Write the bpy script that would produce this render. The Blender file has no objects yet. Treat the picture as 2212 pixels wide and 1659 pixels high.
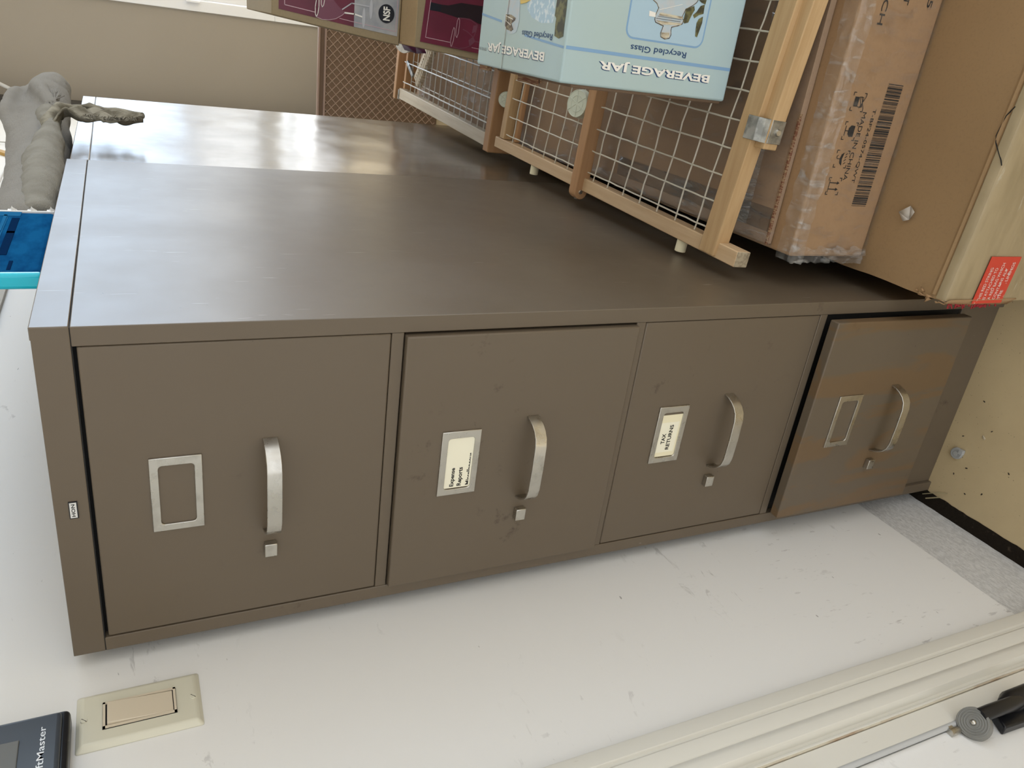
import bpy, bmesh, math, random
from mathutils import Vector, Matrix, Euler, noise
random.seed(7)
SC = bpy.context.scene
COL = SC.collection
V = Vector

# ------------------------------------------------------------------ camera
cd = bpy.data.cameras.new('camera'); cam = bpy.data.objects.new('camera', cd); COL.objects.link(cam)
cam.location = (0.6329, -0.7039, 1.2412)
cam.rotation_euler = (-0.1589, 1.1151, -1.2759)
cd.sensor_fit = 'HORIZONTAL'; cd.sensor_width = 36.0; cd.lens = 36.0 * 1663.1 / 2212.0
cd.clip_start = 0.01
SC.camera = cam
# ------------------------------------------------------------------ exposure
vs = SC.view_settings
vs.view_transform = 'Standard'; vs.look = 'None'; vs.gamma = 1.0; vs.use_curve_mapping = False
vs.exposure = 0.16
# ------------------------------------------------------------------ world: bright sky outside the window wall, dimmer daylight elsewhere
w = bpy.data.worlds.new('world'); SC.world = w; w.use_nodes = True
nt = w.node_tree; N = nt.nodes; L = nt.links; N.clear()
out = N.new('ShaderNodeOutputWorld'); bg = N.new('ShaderNodeBackground')
tc = N.new('ShaderNodeTexCoord'); sep = N.new('ShaderNodeSeparateXYZ')
mr = N.new('ShaderNodeMapRange'); mr.interpolation_type = 'SMOOTHSTEP'
mr.inputs['From Min'].default_value = 0.2; mr.inputs['From Max'].default_value = 0.75
mr.inputs['To Min'].default_value = 0.0; mr.inputs['To Max'].default_value = 1.0
mz = N.new('ShaderNodeMapRange'); mz.interpolation_type = 'SMOOTHSTEP'
mz.inputs['From Min'].default_value = -0.12; mz.inputs['From Max'].default_value = 0.02
mul = N.new('ShaderNodeMath'); mul.operation = 'MULTIPLY'
mixc = N.new('ShaderNodeMix'); mixc.data_type = 'RGBA'
mixc.inputs[6].default_value = (1.36, 1.385, 1.42, 1)
mixc.inputs[7].default_value = (3.0, 3.7, 4.55, 1)
L.new(tc.outputs['Generated'], sep.inputs[0]); L.new(sep.outputs['Y'], mr.inputs['Value']); L.new(sep.outputs['Z'], mz.inputs['Value'])
L.new(mr.outputs[0], mul.inputs[0]); L.new(mz.outputs[0], mul.inputs[1]); L.new(mul.outputs[0], mixc.inputs[0])
L.new(mixc.outputs[2], bg.inputs['Color']); L.new(bg.outputs[0], out.inputs['Surface'])
bg.inputs['Strength'].default_value = 1.0
sd = bpy.data.lights.new('sun', 'SUN'); sd.energy = 9.0; sd.angle = math.radians(1.0); sd.color = (1.0, 0.97, 0.92)
so = bpy.data.objects.new('sun', sd); COL.objects.link(so); so.rotation_euler = V((0.10, -0.50, -0.87)).to_track_quat('-Z', 'Y').to_euler()
# ------------------------------------------------------------------ helpers
WORLD = {}
def link(o, parent=None):
    COL.objects.link(o)
    m = Matrix.LocRotScale(o.location, o.rotation_euler, o.scale)
    if parent is not None:
        o.parent = parent
        o.matrix_parent_inverse = WORLD[parent.name].inverted() if o.get('_w') is None else Matrix.Identity(4)
        WORLD[o.name] = m
    else:
        WORLD[o.name] = m
    return o
def empty(name, loc, label, cat, group=None, rot=(0, 0, 0)):
    o = bpy.data.objects.new(name, None); o.empty_display_size = 0.05
    o.location = loc; o.rotation_euler = Euler(rot); link(o)
    o['label'] = label; o['category'] = cat
    if group: o['group'] = group
    return o
def tag(o, label, cat, group=None):
    o['label'] = label; o['category'] = cat
    if group: o['group'] = group
    return o
def obj(name, bm, mats, parent=None, bevel=0.0, smooth=True, segs=2, label=None, local=False):
    """local=True: the mesh is in the parent's own axes; else it is in world axes"""
    me = bpy.data.meshes.new(name); bmesh.ops.recalc_face_normals(bm, faces=bm.faces[:]) if getattr(bm, 'fixn', True) is True and False else None
    bm.to_mesh(me); bm.free()
    o = bpy.data.objects.new(name, me)
    if not isinstance(mats, (list, tuple)): mats = [mats]
    for m in mats: me.materials.append(m)
    COL.objects.link(o)
    if parent is not None:
        o.parent = parent
        if not local:
            o.matrix_parent_inverse = WORLD[parent.name].inverted(); WORLD[o.name] = Matrix.Identity(4)
        else:
            WORLD[o.name] = WORLD[parent.name].copy()
    else:
        WORLD[o.name] = Matrix.Identity(4)
    if bevel > 0:
        md = o.modifiers.new('bevel', 'BEVEL'); md.width = bevel; md.segments = segs; md.limit_method = 'ANGLE'; md.angle_limit = math.radians(40)
        md.harden_normals = False
    if smooth:
        for p in me.polygons: p.use_smooth = True
        try:
            me.set_sharp_from_angle(angle=math.radians(35))
        except Exception: pass
    if label: o['label'] = label
    return o
def struct(name, bm, mats, bevel=0.0, smooth=True):
    o = obj(name, bm, mats, None, bevel, smooth); o['kind'] = 'structure'; return o
def BM(): return bmesh.new()
def hexa(bm, P, mi=0):
    vs_ = [bm.verts.new(p) for p in P]
    for f in ((0, 3, 2, 1), (4, 5, 6, 7), (0, 1, 5, 4), (1, 2, 6, 5), (2, 3, 7, 6), (3, 0, 4, 7)):
        fc = bm.faces.new([vs_[i] for i in f]); fc.material_index = mi
    return vs_
def box(bm, x0, x1, y0, y1, z0, z1, mi=0):
    return hexa(bm, [(x0, y0, z0), (x1, y0, z0), (x1, y1, z0), (x0, y1, z0), (x0, y0, z1), (x1, y0, z1), (x1, y1, z1), (x0, y1, z1)], mi)
def poly(bm, pts, mi=0):
    f = bm.faces.new([bm.verts.new(p) for p in pts]); f.material_index = mi; return f
def tube(bm, pts, r, n=8, mi=0, cap=True, radii=None):
    pts = [V(p) for p in pts]; rings = []
    up = V((0.13, 0.27, 0.95))
    for i, p in enumerate(pts):
        d = (pts[min(i + 1, len(pts) - 1)] - pts[max(i - 1, 0)]).normalized()
        a = d.cross(up)
        if a.length < 0.1: a = d.cross(V((1, 0, 0)))
        a.normalize(); b = d.cross(a).normalized()
        rr = radii[i] if radii else r
        rings.append([bm.verts.new(p + a * math.cos(2 * math.pi * k / n) * rr + b * math.sin(2 * math.pi * k / n) * rr) for k in range(n)])
    for i in range(len(rings) - 1):
        for k in range(n):
            f = bm.faces.new((rings[i][k], rings[i][(k + 1) % n], rings[i + 1][(k + 1) % n], rings[i + 1][k])); f.material_index = mi
    if cap:
        f = bm.faces.new(rings[0][::-1]); f.material_index = mi
        f = bm.faces.new(rings[-1]); f.material_index = mi
def cyl(bm, c, axis, r, h, n=24, mi=0, r2=None):
    c = V(c); a = V(axis).normalized()
    tube(bm, [c, c + a * h], r, n, mi, True, [r, r if r2 is None else r2])
def prism(bm, outline, axis, t0, t1, mi=0):
    """outline: list of 2D points in the two axes that are left; extruded along axis (0,1,2)"""
    def P(q, t):
        if axis == 0: return (t, q[0], q[1])
        if axis == 1: return (q[0], t, q[1])
        return (q[0], q[1], t)
    a = [bm.verts.new(P(q, t0)) for q in outline]; b = [bm.verts.new(P(q, t1)) for q in outline]
    n = len(a)
    f = bm.faces.new(a); f.material_index = mi
    f = bm.faces.new(b[::-1]); f.material_index = mi
    for i in range(n):
        f = bm.faces.new((a[i], b[i], b[(i + 1) % n], a[(i + 1) % n])); f.material_index = mi
def fixn(bm):
    bmesh.ops.recalc_face_normals(bm, faces=bm.faces[:]); return bm
_tc = {}
def text_mesh(s, bold=0.0):
    k = (s, bold)
    if k in _tc: return _tc[k]
    cu = bpy.data.curves.new('t', 'FONT'); cu.body = s; cu.size = 1.0; cu.offset = bold; cu.resolution_u = 3
    o = bpy.data.objects.new('t', cu); COL.objects.link(o)
    bpy.context.view_layer.update()
    me = bpy.data.meshes.new_from_object(o.evaluated_get(bpy.context.evaluated_depsgraph_get()))
    vsx = [v.co.copy() for v in me.vertices]; fs = [tuple(p.vertices) for p in me.polygons]
    bpy.data.objects.remove(o); bpy.data.curves.remove(cu); bpy.data.meshes.remove(me)
    x0 = min(v.x for v in vsx); x1 = max(v.x for v in vsx); y0 = min(v.y for v in vsx); y1 = max(v.y for v in vsx)
    _tc[k] = ([((v.x - x0) / (x1 - x0), (v.y - y0) / (y1 - y0)) for v in vsx], fs)
    return _tc[k]
def text(bm, s, o, u, v, mi=0, bold=0.0, shear=0.0, clip=None):
    """lettering that fills the parallelogram o, o+u, o+v (u = reading direction, v = letter height)"""
    pts, fs = text_mesh(s, bold); o = V(o); u = V(u); v = V(v)
    vv = []
    for a, b in pts:
        if clip is not None: b = max(b, clip)
        vv.append(bm.verts.new(o + u * a + v * b + v * 0 + u.normalized() * shear * v.length * b))
    n = u.cross(v)
    for f in fs:
        try:
            fc = bm.faces.new([vv[i] for i in f]); fc.material_index = mi
        except ValueError: pass

# ------------------------------------------------------------------ materials
def sl(r, g, b):
    f = lambda c: (c / 255 / 12.92) if c / 255 <= 0.04045 else ((c / 255 + 0.055) / 1.055) ** 2.4
    return (f(r), f(g), f(b), 1)
class M:
    def __init__(s, name, rough=0.5, metal=0.0, spec=0.5):
        s.m = bpy.data.materials.new(name); s.m.use_nodes = True; s.nt = s.m.node_tree; s.N = s.nt.nodes; s.L = s.nt.links
        s.b = s.N['Principled BSDF']; s.b.inputs['Roughness'].default_value = rough; s.b.inputs['Metallic'].default_value = metal
        s.b.inputs['Specular IOR Level'].default_value = spec
        s.tc = s.N.new('ShaderNodeTexCoord'); s.col = None
    def noise(s, scale, detail=3, rough=0.5, stretch=(1, 1, 1), dist=0.0, off=(0, 0, 0)):
        mp = s.N.new('ShaderNodeMapping'); mp.inputs['Scale'].default_value = stretch; mp.inputs['Location'].default_value = off
        s.L.new(s.tc.outputs['Object'], mp.inputs[0])
        n = s.N.new('ShaderNodeTexNoise'); n.inputs['Scale'].default_value = scale; n.inputs['Detail'].default_value = detail
        n.inputs['Roughness'].default_value = rough; n.inputs['Distortion'].default_value = dist
        s.L.new(mp.outputs[0], n.inputs['Vector']); return n.outputs['Fac']
    def ramp(s, fac, lo, hi, a=0.0, b=1.0):
        r = s.N.new('ShaderNodeMapRange'); r.inputs['From Min'].default_value = lo; r.inputs['From Max'].default_value = hi
        r.inputs['To Min'].default_value = a; r.inputs['To Max'].default_value = b; s.L.new(fac, r.inputs['Value']); return r.outputs[0]
    def mul(s, a, b, op='MULTIPLY'):
        m = s.N.new('ShaderNodeMath'); m.operation = op; s.L.new(a, m.inputs[0])
        if isinstance(b, (int, float)): m.inputs[1].default_value = b
        else: s.L.new(b, m.inputs[1])
        return m.outputs[0]
    def base(s, c): s.col = c; s.b.inputs['Base Color'].default_value = c; return s
    def over(s, fac, c):
        mx = s.N.new('ShaderNodeMix'); mx.data_type = 'RGBA'; s.L.new(fac, mx.inputs[0])
        if isinstance(s.col, tuple): mx.inputs[6].default_value = s.col
        else: s.L.new(s.col, mx.inputs[6])
        mx.inputs[7].default_value = c; s.col = mx.outputs[2]; s.L.new(s.col, s.b.inputs['Base Color']); return s
    def bump(s, fac, strength=0.2, dist=0.002):
        bp = s.N.new('ShaderNodeBump'); bp.inputs['Strength'].default_value = strength; bp.inputs['Distance'].default_value = dist
        s.L.new(fac, bp.inputs['Height'])
        if getattr(s, 'nrm', None) is not None: s.L.new(s.nrm, bp.inputs['Normal'])
        s.nrm = bp.outputs[0]; s.L.new(s.nrm, s.b.inputs['Normal']); return s
    def rough(s, fac): s.L.new(fac, s.b.inputs['Roughness']); return s
def plain(name, c, rough=0.5, metal=0.0, spec=0.5):
    return M(name, rough, metal, spec).base(c).m

TAUPE = (0.130, 0.099, 0.066, 1)
def taupe(name, seed, rlo, rhi, wave, stains=True, spec=0.5, orange=False, scratch=False):
    k = M(name, 0.35, 0.0, spec).base(TAUPE)
    k.over(k.ramp(k.noise(3.0, 4, off=(seed, 2, 5)), 0.35, 0.75, 0, 0.35), (0.135, 0.112, 0.082, 1))
    if stains:
        f = k.mul(k.ramp(k.noise(38, 5, 0.65, off=(seed, 0, 1)), 0.60, 0.70), k.ramp(k.noise(5, 2, off=(seed, 7, 3)), 0.52, 0.62))
        k.over(k.mul(f, 0.7), (0.055, 0.035, 0.024, 1))
        k.over(k.mul(k.ramp(k.noise(160, 2, off=(seed, 4, 1)), 0.775, 0.79), 0.6), (0.03, 0.022, 0.018, 1))
        f2 = k.ramp(k.noise(120, 3, 0.5, (1, 1, 0.25), off=(0, seed, 1)), 0.765, 0.785)
        k.over(k.mul(f2, 0.5), (0.42, 0.40, 0.36, 1))
    if scratch:
        for (an, sd) in ((0.5, 2), (-0.9, 5), (1.3, 8)):
            mp = k.N.new('ShaderNodeMapping'); mp.inputs['Rotation'].default_value = (an, 0, 0); mp.inputs['Scale'].default_value = (1, 14, 0.9); mp.inputs['Location'].default_value = (0, sd, sd)
            k.L.new(k.tc.outputs['Object'], mp.inputs[0]); nn = k.N.new('ShaderNodeTexNoise'); nn.inputs['Scale'].default_value = 16; nn.inputs['Detail'].default_value = 2; k.L.new(mp.outputs[0], nn.inputs['Vector'])
            f = k.mul(k.ramp(nn.outputs['Fac'], 0.725, 0.74), k.ramp(k.noise(7, 2, off=(sd, 1, 1)), 0.5, 0.62))
            k.over(k.mul(f, 0.55), (0.42, 0.38, 0.33, 1))
        k.over(k.mul(k.ramp(k.noise(110, 2, off=(3, 1, 1)), 0.775, 0.79), 0.6), (0.05, 0.04, 0.03, 1))
    if orange:
        f3 = k.mul(k.ramp(k.noise(6, 4, 0.6, (2.6, 1, 0.5), 0.8, off=(seed, 1, 9)), 0.50, 0.56), 0.55)
        k.over(f3, (0.17, 0.095, 0.035, 1))
    k.rough(k.ramp(k.noise(7, 5, 0.6, off=(3, seed, 1)), 0.3, 0.7, rlo, rhi))
    if wave: k.bump(k.noise(2.4, 2, 0.5, (1, 1, 1.6), off=(seed, 3, 3)), wave, 0.03)
    k.bump(k.noise(900, 2), 0.04, 0.0004)
    return k.m
m_front = taupe('taupe_enamel', 1, 0.42, 0.55, 0.0)
m_front4 = taupe('taupe_enamel_runs', 4, 0.40, 0.55, 0.0, orange=True)
m_side = taupe('taupe_enamel_side', 8, 0.34, 0.43, 0.05, stains=False, spec=1.0, scratch=True)
m_side2 = taupe('taupe_enamel_glossy', 11, 0.17, 0.27, 0.22, stains=False, spec=1.0)
m_black = plain('dark_gap', (0.004, 0.004, 0.004, 1), 0.8)
km = M('satin_steel', 0.28, 1.0).base((0.56, 0.54, 0.49, 1)); km.over(km.ramp(km.noise(60, 5), 0.5, 0.75, 0, 0.5), (0.34, 0.32, 0.28, 1)); km.rough(km.ramp(km.noise(90, 4), 0.3, 0.7, 0.22, 0.42)); m_steel = km.m
m_card = M('cream_card', 0.7).base(sl(236, 228, 196)).m
m_cardw = plain('pale_card', sl(240, 236, 214), 0.7)
m_ink = plain('black_ink', (0.012, 0.011, 0.010, 1), 0.6)
m_white_plate = plain('white_plate', (0.7, 0.7, 0.68, 1), 0.4)
kw = M('wall_paint', 0.55).base((0.80, 0.80, 0.785, 1))
kw.over(kw.ramp(kw.noise(2.5, 3), 0.4, 0.7, 0, 0.35), (0.78, 0.775, 0.745, 1))
scf = kw.mul(kw.ramp(kw.noise(26, 4, 0.7, (1, 0.8, 2.4), 0.5), 0.63, 0.70), kw.ramp(kw.noise(3.2, 2, 0.5, off=(1, 2, 7)), 0.48, 0.62))
kw.over(kw.mul(scf, 0.45), (0.34, 0.33, 0.32, 1))
kw.over(kw.mul(kw.ramp(kw.noise(75, 2, 0.5, (1, 0.5, 1.5)), 0.775, 0.79), 0.6), (0.16, 0.15, 0.14, 1))
sz = kw.N.new('ShaderNodeSeparateXYZ'); kw.L.new(kw.tc.outputs['Object'], sz.inputs[0])
lowm = kw.mul(kw.ramp(sz.outputs['Z'], 0.62, 0.16), kw.ramp(kw.noise(6, 3, 0.5, off=(5, 5, 1)), 0.42, 0.60))
for (an_, sd_, sc_, th_) in ((0.9, 1, 30, 0.655), (0.6, 4, 42, 0.665), (1.2, 7, 24, 0.67)):
    mp = kw.N.new('ShaderNodeMapping'); mp.inputs['Rotation'].default_value = (an_, 0, 0); mp.inputs['Scale'].default_value = (1, 3.2, 0.9); mp.inputs['Location'].default_value = (sd_, sd_, 0)
    kw.L.new(kw.tc.outputs['Object'], mp.inputs[0]); nn = kw.N.new('ShaderNodeTexNoise'); nn.inputs['Scale'].default_value = sc_; nn.inputs['Detail'].default_value = 4; nn.inputs['Roughness'].default_value = 0.6; kw.L.new(mp.outputs[0], nn.inputs['Vector'])
    kw.over(kw.mul(kw.mul(kw.ramp(nn.outputs['Fac'], th_, th_ + 0.05), lowm), 0.75), (0.30, 0.28, 0.27, 1))
kw.bump(kw.noise(260, 3), 0.12, 0.0006); m_wall = kw.m
m_trimp = (lambda k: (k.over(k.ramp(k.noise(9, 4, 0.6, (1, 1, 0.3)), 0.55, 0.75, 0, 0.4), (0.58, 0.52, 0.42, 1)), k.over(k.mul(k.ramp(k.noise(60, 3, 0.6, (1, 1, 0.25)), 0.72, 0.78), 0.5), (0.28, 0.22, 0.17, 1)), k.bump(k.noise(60, 3, 0.5, (1, 1, 0.15)), 0.15, 0.001), k.m)[-1])(M('casing_paint', 0.42).base((0.72, 0.705, 0.64, 1)))
m_rust = (lambda k: (k.over(k.ramp(k.noise(40, 4, 0.6, (1, 1, 0.3)), 0.5, 0.66, 0, 0.8), (0.34, 0.20, 0.11, 1)), k.m)[-1])(M('chipped_edge', 0.6).base((0.62, 0.57, 0.46, 1)))
kb = M('bare_curb', 0.8).base((0.54, 0.54, 0.53, 1)); kb.over(kb.ramp(kb.noise(190, 5, 0.8, (1, 0.5, 1.1)), 0.42, 0.60), (0.70, 0.70, 0.69, 1)); kb.over(kb.mul(kb.ramp(kb.noise(120, 4, 0.7, (1, 0.4, 1.1), off=(2, 2, 2)), 0.64, 0.70), 0.6), (0.28, 0.275, 0.27, 1)); kb.bump(kb.noise(90, 5, 0.7, (1, 0.4, 2)), 0.5, 0.002); m_curb = kb.m
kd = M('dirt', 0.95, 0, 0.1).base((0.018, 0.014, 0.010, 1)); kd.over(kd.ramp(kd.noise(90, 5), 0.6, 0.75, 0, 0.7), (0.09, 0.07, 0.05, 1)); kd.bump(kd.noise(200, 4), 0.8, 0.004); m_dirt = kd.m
kf = M('tan_floor', 0.45).base((0.60, 0.48, 0.285, 1)); kf.over(kf.ramp(kf.noise(9, 5, 0.6), 0.4, 0.7, 0, 0.6), (0.52, 0.41, 0.245, 1)); kf.over(kf.mul(kf.ramp(kf.noise(230, 3), 0.68, 0.73), 0.6), (0.10, 0.07, 0.04, 1)); kf.over(kf.mul(kf.ramp(kf.noise(120, 2, off=(4, 4, 4)), 0.77, 0.79), 0.7), (0.03, 0.02, 0.015, 1)); kf.bump(kf.noise(150, 4), 0.15, 0.001); m_floor = kf.m
kg = M('back_wall_paint', 0.6).base((0.345, 0.305, 0.25, 1)); kg.over(kg.ramp(kg.noise(2.2, 3), 0.4, 0.7, 0, 0.35), (0.32, 0.28, 0.225, 1)); kg.bump(kg.noise(120, 3), 0.1, 0.001); m_beige = kg.m
m_vinyl = plain('white_vinyl', (0.85, 0.86, 0.88, 1), 0.35)
m_fence = (lambda k: (k.over(k.ramp(k.noise(12, 4, 0.6, (1, 1, 0.1)), 0.4, 0.65), (0.42, 0.40, 0.37, 1)), k.m)[-1])(M('weathered_fence', 0.8).base((0.82, 0.81, 0.79, 1)))
def card(name, c, c2, seed, tape=False):
    k = M(name, 0.75, 0, 0.25).base(c); k.over(k.ramp(k.noise(4, 4, 0.6, off=(seed, 0, 0)), 0.4, 0.7, 0, 0.6), c2)
    k.over(k.ramp(k.noise(260, 3, 0.6, (1, 1, 1), off=(seed, 0, 0)), 0.5, 0.75, 0, 0.25), tuple(x * 0.6 for x in c[:3]) + (1,))
    k.bump(k.noise(50, 3, 0.5, (0.25, 1, 1), off=(seed, 0, 0)), 0.12, 0.002); return k.m
m_cartA = card('big_carton_board', (0.33, 0.215, 0.110, 1), (0.28, 0.18, 0.09, 1), 1)
m_cartB = card('wrapped_carton_board', (0.36, 0.225, 0.120, 1), (0.31, 0.19, 0.10, 1), 2)
m_cartC = card('flat_carton_board', (0.40, 0.25, 0.13, 1), (0.34, 0.21, 0.11, 1), 3)
m_cartIn = card('board_under_racks', (0.34, 0.235, 0.155, 1), (0.29, 0.20, 0.13, 1), 5)
m_corr = (lambda k: (k.over(k.ramp(k.noise(700, 2, 0.5, (1, 0.05, 0.4)), 0.45, 0.55), (0.16, 0.06, 0.03, 1)), k.m)[-1])(M('corrugated_edge', 0.85).base((0.30, 0.20, 0.11, 1)))
m_tapeO = (lambda k: (k.over(k.ramp(k.noise(10, 4, 0.6, (1, 1, 4)), 0.4, 0.7), (0.30, 0.235, 0.135, 1)), k.over(k.mul(k.ramp(k.noise(45, 4, 0.7, (0.4, 1, 2.0), 0.6), 0.64, 0.70), 0.6), (0.50, 0.45, 0.35, 1)), k.bump(k.noise(40, 3, 0.5, (0.5, 1, 2)), 0.35, 0.002), k.m)[-1])(M('cloudy_parcel_tape', 0.28).base((0.38, 0.30, 0.18, 1)))
def wood(name, c, c2, axis):
    st = {'x': (0.12, 2, 2), 'y': (2, 0.12, 2), 'z': (2, 2, 0.12)}[axis]
    k = M(name, 0.55, 0, 0.35).base(c); k.over(k.ramp(k.noise(55, 5, 0.6, st), 0.35, 0.7, 0, 0.85), c2)
    k.over(k.mul(k.ramp(k.noise(30, 3, 0.6, st, off=(9, 3, 2)), 0.68, 0.74), 0.6), tuple(x * 0.35 for x in c2[:3]) + (1,))
    k.bump(k.noise(120, 3, 0.5, st), 0.15, 0.0008); return k.m
m_woodY = wood('pine_rail', (0.64, 0.47, 0.29, 1), (0.54, 0.36, 0.20, 1), 'y')
m_woodX = wood('pine_bar', (0.56, 0.38, 0.20, 1), (0.44, 0.28, 0.13, 1), 'x')
m_woodXo = wood('orange_beech_bar', (0.52, 0.30, 0.15, 1), (0.44, 0.24, 0.11, 1), 'x')
m_woodPale = wood('weathered_pale_rail', (0.66, 0.58, 0.46, 1), (0.55, 0.46, 0.34, 1), 'y')
m_endgr = (lambda k: (k.over(k.ramp(k.noise(160, 4), 0.45, 0.65), (0.25, 0.20, 0.13, 1)), k.m)[-1])(M('end_grain', 0.8).base((0.42, 0.35, 0.24, 1)))
m_wire = plain('cream_coated_wire', (0.70, 0.66, 0.55, 1), 0.35)
m_wire2 = plain('grey_coated_wire', (0.62, 0.60, 0.56, 1), 0.3)
m_zinc = (lambda k: (k.over(k.ramp(k.noise(70, 4), 0.4, 0.6), (0.28, 0.29, 0.28, 1)), k.rough(k.ramp(k.noise(60, 3), 0.3, 0.7, 0.25, 0.5)), k.m)[-1])(M('zinc_plate', 0.35, 1.0).base((0.50, 0.51, 0.50, 1)))
m_cap = plain('greenish_white_plastic', (0.66, 0.70, 0.58, 1), 0.35)
m_capw = plain('white_plastic', (0.80, 0.80, 0.78, 1), 0.35)
kj = M('pale_blue_print', 0.35, 0, 0.4).base(sl(176, 200, 206)); kj.over(kj.ramp(kj.noise(3.5, 2), 0.35, 0.7, 0, 0.7), sl(178, 196, 190)); m_jar = kj.m
m_jblue = plain('print_mid_blue', sl(130, 168, 204), 0.4)
m_jpan = plain('print_sky_panel', sl(172, 200, 216), 0.38)
m_jnavy = plain('print_navy', sl(28, 66, 112), 0.45)
m_jwhite = plain('print_cream', sl(240, 238, 230), 0.45)
m_jglass = (lambda k: (k.over(k.ramp(k.noise(90, 3), 0.45, 0.6, 0, 0.6), sl(196, 196, 196)), k.m)[-1])(M('print_glass_grey', 0.4).base(sl(182, 198, 206)))
m_jgold = (lambda k: (k.over(k.ramp(k.noise(140, 3, 0.5, (1, 1, 0.3)), 0.45, 0.6), sl(150, 138, 118)), k.m)[-1])(M('print_glass_gold', 0.4).base(sl(208, 200, 176)))
m_jleaf = (lambda k: (k.over(k.ramp(k.noise(90, 3), 0.45, 0.6), sl(112, 110, 70)), k.m)[-1])(M('print_leaf', 0.45).base(sl(62, 62, 46)))
m_jdark = (lambda k: (k.over(k.ramp(k.noise(120, 3), 0.45, 0.6), sl(150, 138, 112)), k.m)[-1])(M('print_dark_jar', 0.4).base(sl(86, 74, 62)))
m_jlem = plain('print_lemon', sl(214, 184, 96), 0.4)
m_jline = plain('print_grey_line', sl(110, 116, 122), 0.4)
m_spark = (lambda k: (k.over(k.ramp(k.noise(170, 3), 0.5, 0.62), sl(214, 226, 232)), k.m)[-1])(M('print_spark', 0.4).base(sl(170, 198, 214)))
m_winebox = card('wine_glass_carton', (0.34, 0.27, 0.165, 1), (0.31, 0.245, 0.15, 1), 6)
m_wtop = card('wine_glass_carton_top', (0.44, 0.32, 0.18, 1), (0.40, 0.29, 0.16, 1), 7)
m_maroon = (lambda k: (k.over(k.ramp(k.noise(9, 2), 0.4, 0.7), sl(78, 26, 42)), k.m)[-1])(M('print_maroon', 0.35).base(sl(112, 36, 60)))
m_wgrey = (lambda k: (k.over(k.ramp(k.noise(25, 3), 0.4, 0.65), sl(150, 154, 160)), k.m)[-1])(M('print_silver_grey', 0.35).base(sl(176, 176, 176)))
m_wbottle = plain('print_bottle', sl(34, 22, 30), 0.35)
m_wneck = plain('print_bottle_foil', sl(18, 22, 34), 0.35)
m_wline = plain('print_pink_line', sl(200, 168, 176), 0.4)
m_wglass = plain('print_glass_tone', sl(118, 66, 84), 0.4)
m_purple = plain('purple_card', sl(92, 34, 74), 0.5)
m_red = (lambda k: (k.over(k.mul(k.ramp(k.noise(90, 4, 0.6, (1, 1, 1)), 0.63, 0.68), 0.8), (0.62, 0.45, 0.38, 1)), k.m)[-1])(M('red_label', 0.4).base((0.62, 0.055, 0.032, 1)))
m_redl = plain('label_white', (0.78, 0.60, 0.55, 1), 0.5)
m_redthread = plain('red_thread', (0.35, 0.02, 0.03, 1), 0.8)
m_lat1 = plain('brown_lattice_back', sl(128, 104, 82), 0.6)
m_lat2 = plain('brown_lattice_strip', sl(170, 146, 126), 0.5)
m_latrim = plain('mauve_brown_rim', sl(160, 136, 122), 0.4)
kt = M('terry_cloth', 0.95, 0, 0.1).base((0.45, 0.435, 0.405, 1)); kt.over(kt.ramp(kt.noise(30, 4), 0.4, 0.7, 0, 0.5), (0.40, 0.385, 0.355, 1)); kt.bump(kt.noise(260, 4, 0.8), 1.0, 0.006); m_towel = kt.m
kr = M('rag_cloth', 0.95, 0, 0.1).base((0.34, 0.32, 0.26, 1)); kr.over(kr.ramp(kr.noise(40, 4), 0.4, 0.65), (0.16, 0.145, 0.11, 1)); kr.bump(kr.noise(300, 3, 0.7, (1, 1, 0.4)), 0.9, 0.002); m_rag = kr.m
kl = M('blue_film', 0.45, 0, 0.0).base((0.008, 0.10, 0.26, 1)); kl.over(kl.ramp(kl.noise(14, 4, 0.6, (1, 1, 3)), 0.4, 0.7), (0.004, 0.045, 0.15, 1)); kl.bump(kl.noise(9, 3, 0.6, (1, 2, 1)), 0.1, 0.004); m_blue = kl.m
m_bluep = plain('blue_film_print', (0.004, 0.022, 0.075, 1), 0.45, 0, 0.0)
m_bluel = plain('blue_film_light', (0.02, 0.14, 0.32, 1), 0.45, 0, 0.0)
m_cyan = plain('cyan_film_edge', (0.01, 0.55, 0.72, 1), 0.08)
m_ivory = plain('ivory_plate', (0.66, 0.64, 0.52, 1), 0.32)
m_almond = plain('almond_rocker', (0.66, 0.58, 0.45, 1), 0.35)
m_dkplastic = plain('charcoal_plastic', (0.055, 0.065, 0.08, 1), 0.32)
m_dkplastic2 = plain('black_plastic', (0.012, 0.013, 0.016, 1), 0.3)
m_btn = plain('grey_button', (0.14, 0.145, 0.14, 1), 0.5)
m_screen = plain('grey_screen', (0.33, 0.36, 0.38, 1), 0.2)
m_silver = plain('silver_print', (0.80, 0.84, 0.88, 1), 0.4)
m_rubber = (lambda k: (k.bump(k.noise(80, 2), 0.1, 0.001), k.m)[-1])(M('grey_rubber', 0.45).base((0.20, 0.20, 0.185, 1)))
m_blackp = plain('black_enamel', (0.006, 0.007, 0.010, 1), 0.35)
m_strip = plain('grey_weather_strip', (0.50, 0.51, 0.51, 1), 0.5)
m_pole = plain('pale_metal_pole', (0.55, 0.55, 0.54, 1), 0.4)
m_amber = plain('amber_wood', (0.50, 0.30, 0.07, 1), 0.5)
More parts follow.
